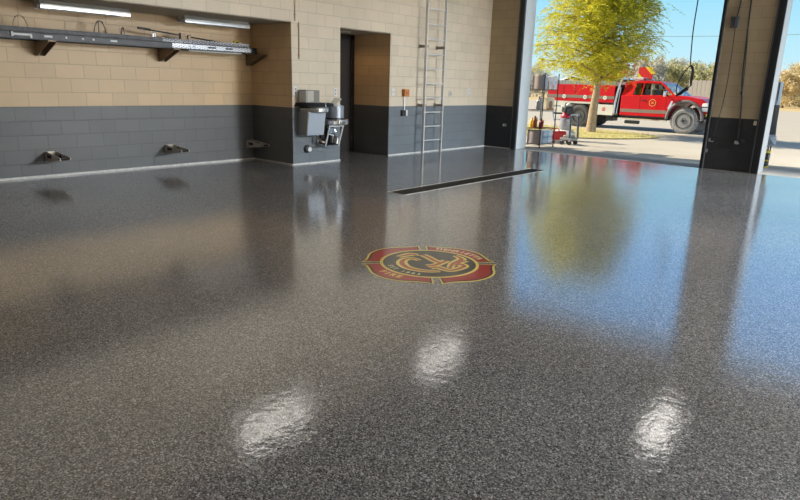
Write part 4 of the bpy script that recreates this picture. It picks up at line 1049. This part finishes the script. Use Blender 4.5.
for dx, dy in ((0, 0), (-.12, .06)):
    bm = B(); lathe(bm, [(.06, 0), (.065, .02), (.06, .12), (.07, .30), (.078, .34)], (dx, dy, .03), 16); bm2 = bm
    ball(bm, (dx+.02, dy-.10, .07), .07, 2, (.85, 1.5, .75)); b_ = obj('boot', bm, M_black, t, smooth=True)
    bm = B(); bx(bm, dx-.055, dx+.085, dy-.21, dy+.07, 0, .03); obj('sole', bm, M_yellow, b_, bevel=.012)
    for z0, z1, rr in ((.30, .36, .082), (.13, .16, .072)):
        bm = B(); cyl(bm, (dx, dy, z0), (dx, dy, z1), rr, seg=16, caps=False); obj('boot_band', bm, M_yellow, b_)
    bm = B(); bx(bm, dx+.055, dx+.085, dy-.04, dy+.03, .17, .28); obj('pull_strap', bm, M_white, b_)

# ------------------------------------------------------------------ far background: fence, trees, power line
t = thing('slat_fence', 'tan-grey board fence far behind the truck hood', 'fence', (-4, 55, -.2))
bm = B()
for k in range(10): bx(bm, -7.6+k*.4, -7.6+k*.4+.37, -.02, .02, .05, 2.8)
obj('board_panel', bm, M_fence, t)
for k in range(2):
    bm = B(); bx(bm, -7.6+k*3.6-.06, -7.6+k*2.4+.06, .02, .14, 0, 2.9); obj('post', bm, M_fence, t)
bm = B()
for z in (.5, 1.5, 2.5): bx(bm, -7.6, -3.6, .02, .07, z-.05, z+.05)
obj('rail', bm, M_fence, t)

def far_tree(name, label, x, y, h, w, lm, seed, dens=900, crown=.25, grp=None, bare=False):
    rnd = random.Random(seed)
    t = thing(name, label, 'tree', (x, y, -.2), 0, grp)
    bm = B(); tube(bm, [(0, 0, 0), (.05*h*.2, 0, h*.3), (0, .1, h*.62), (.1, 0, h*.88)], lambda u: .035*h*(1-u)+.02, 8)
    tips = []
    for k in range(14):
        z = h*(.2+.65*k/14); a = k*2.4+rnd.random(); L = w*.5*rnd.uniform(.6, 1)*(1-.5*(k/14))
        e = Vector((math.cos(a)*L, math.sin(a)*L, z+L*.6)); tube(bm, [(0, 0, z), (e.x*.5, e.y*.5, z+L*.25), e], lambda u: .05*(1-u)+.012, 5); tips.append(e)
    obj('trunk', bm, M_bark_far, t)
    bm = B()
    cl = [(Vector((rnd.uniform(-.36, .36)*w, rnd.uniform(-.36, .36)*w, h*(crown+rnd.random()*(.92-crown)))), w*rnd.uniform(.13, .24)) for _ in range(16)]+[(e, w*.14) for e in tips]
    for k in range(dens):
        c, r = cl[k % len(cl)]
        d = Vector((rnd.gauss(0, 1), rnd.gauss(0, 1), rnd.gauss(0, .8))).normalized()*r*rnd.random()**.4
        p = c+d; s = rnd.uniform(.10, .22)*(h/6)**.5
        if p.z < .2: p.z = .2+rnd.random()*.3
        a = Vector((rnd.uniform(-1, 1), rnd.uniform(-1, 1), rnd.uniform(-1, 1))).normalized(); b2 = a.cross(Vector((rnd.uniform(-1, 1), rnd.uniform(-1, 1), rnd.uniform(-1, 1)))).normalized()
        bm.faces.new([bm.verts.new(p+v*s) for v in (a, b2*.6, -a, -b2*.6)])
    obj('foliage', bm, lm, t, recalc=False)
    return t
FT = [
 ('distant_tree', 'grey-green distant tree mostly hidden behind the yellow-green tree', -30.1, 78, 5.8, 5.4, L_far),
 ('russet_tree', 'russet brown tree behind the chevron board on the truck', -34.6, 100, 7.2, 6.4, L_red),
 ('pale_tree', 'pale bare-looking tree rising behind the truck cab roof', -23.2, 76, 6.2, 4.6, L_pale),
 ('distant_tree', 'dusty green tree behind the truck windshield', -26.4, 90, 6.2, 5.8, L_far),
 ('pale_tree', 'pale tree in the gap between the rope and the windshield', -30.7, 108, 7.2, 6.4, L_pale),
 ('distant_tree', 'dusty green tree seen through the rope loop above the hood', -20.2, 80, 5.4, 5.0, L_far),
 ('distant_tree', 'olive tree above the fence directly behind the hanging rope', -23.3, 96, 6.0, 6.0, L_far2),
 ('distant_tree', 'olive tree above the fence close beside the pillar', -16.7, 78, 5.2, 4.8, L_far),
 ('distant_tree', 'olive distant tree mostly hidden behind the pillar', -16.6, 90, 5.8, 5.6, L_far2),
 ('autumn_tree', 'golden brown tree across the field just outside the pillar', -7.4, 80, 4.4, 4.6, L_far2),
 ('autumn_tree', 'golden brown tree across the field farthest from the pillar', -7.0, 90, 5.8, 6.4, L_far2),
 ('distant_tree', 'greenish tree between the two golden trees across the field', -10.1, 104, 6.0, 6.4, L_far),
 ('pale_tree', 'pale tree seen between the jamb and the wire shelving', -46.1, 84, 5.4, 6.4, L_pale),
]
for i, (nm, lb, x, y, h, w, lm) in enumerate(FT): far_tree(nm, lb, x, y, h, w, lm, 100+i, dens=3800, crown=.10 if nm == 'autumn_tree' else .14)
for i, (x, y) in enumerate(((-39, 92), (-1, 92), (4.5, 94), (10, 95), (-56, 90))):
    far_tree('distant_tree', 'tree of the far row across the field, mostly hidden', x, y, 5.4, 5.6, (L_far, L_far2)[i % 2], 300+i, 1500, .15, 'far row of trees')

pw = thing('power_line', 'thin power line crossing the blue sky', 'power line', (0, 70, -.2))
bm = B(); tube(bm, [(x, 0, 8.0+.0009*(x+8)**2+.10) for x in range(-60, 46, 5)], .028, 6); obj('wire', bm, mat('wire_grey', (.22, .28, .30), .5), pw)
for x in (-60, 45):
    bm = B(); cyl(bm, (x, 0, 0), (x, 0, 11), .16, .11, seg=10); o = obj('utility_pole', bm, M_bark_far, pw, smooth=True)
    bm = B(); bx(bm, x-.06, x+.06, -.9, .9, 10.2, 10.35); obj('crossarm', bm, M_bark_far, o)

# ------------------------------------------------------------------ sky, sun, camera
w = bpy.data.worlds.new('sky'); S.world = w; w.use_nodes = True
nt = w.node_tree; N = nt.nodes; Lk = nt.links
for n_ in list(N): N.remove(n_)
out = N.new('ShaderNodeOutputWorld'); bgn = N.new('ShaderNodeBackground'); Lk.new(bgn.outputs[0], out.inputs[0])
tc = N.new('ShaderNodeTexCoord'); sx = N.new('ShaderNodeSeparateXYZ'); Lk.new(tc.outputs['Generated'], sx.inputs[0])
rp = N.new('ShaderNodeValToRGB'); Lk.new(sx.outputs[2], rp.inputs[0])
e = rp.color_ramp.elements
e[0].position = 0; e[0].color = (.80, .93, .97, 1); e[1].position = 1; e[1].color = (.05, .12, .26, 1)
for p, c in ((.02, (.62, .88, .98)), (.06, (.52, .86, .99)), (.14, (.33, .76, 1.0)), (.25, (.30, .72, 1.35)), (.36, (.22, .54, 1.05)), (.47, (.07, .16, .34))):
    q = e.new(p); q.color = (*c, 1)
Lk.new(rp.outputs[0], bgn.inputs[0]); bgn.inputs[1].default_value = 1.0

sl = bpy.data.lights.new('sun', 'SUN'); sl.energy = 8.5; sl.angle = math.radians(.6); sl.color = (1, .90, .72)
so = bpy.data.objects.new('sun', sl); COL.objects.link(so)
el = math.radians(31)
dv = Vector((.97*math.cos(el), .24*math.cos(el), -math.sin(el)))
so.rotation_euler = dv.to_track_quat('-Z', 'Y').to_euler()

cd = bpy.data.cameras.new('camera'); co = bpy.data.objects.new('camera', cd); COL.objects.link(co); S.camera = co
cd.sensor_width = 36; cd.lens = 622/800*36; cd.clip_end = 1000; cd.clip_start = .05
fwd = Vector((-.62550, .73587, -.25931)); rgt = Vector((.75673, .65313, .02810)); upv = Vector((-.19004, .17865, .96539))
Mx = Matrix((rgt, upv, -fwd)).transposed().to_4x4(); Mx.translation = (8.8487, -13.6130, 1.5)
co.matrix_world = Mx

S.view_settings.view_transform = 'Standard'; S.view_settings.look = 'None'
S.view_settings.exposure = 0; S.view_settings.gamma = 1
S.cycles.max_bounces = 8; S.cycles.diffuse_bounces = 5; S.cycles.sample_clamp_indirect = 6
S.cycles.use_denoising = True
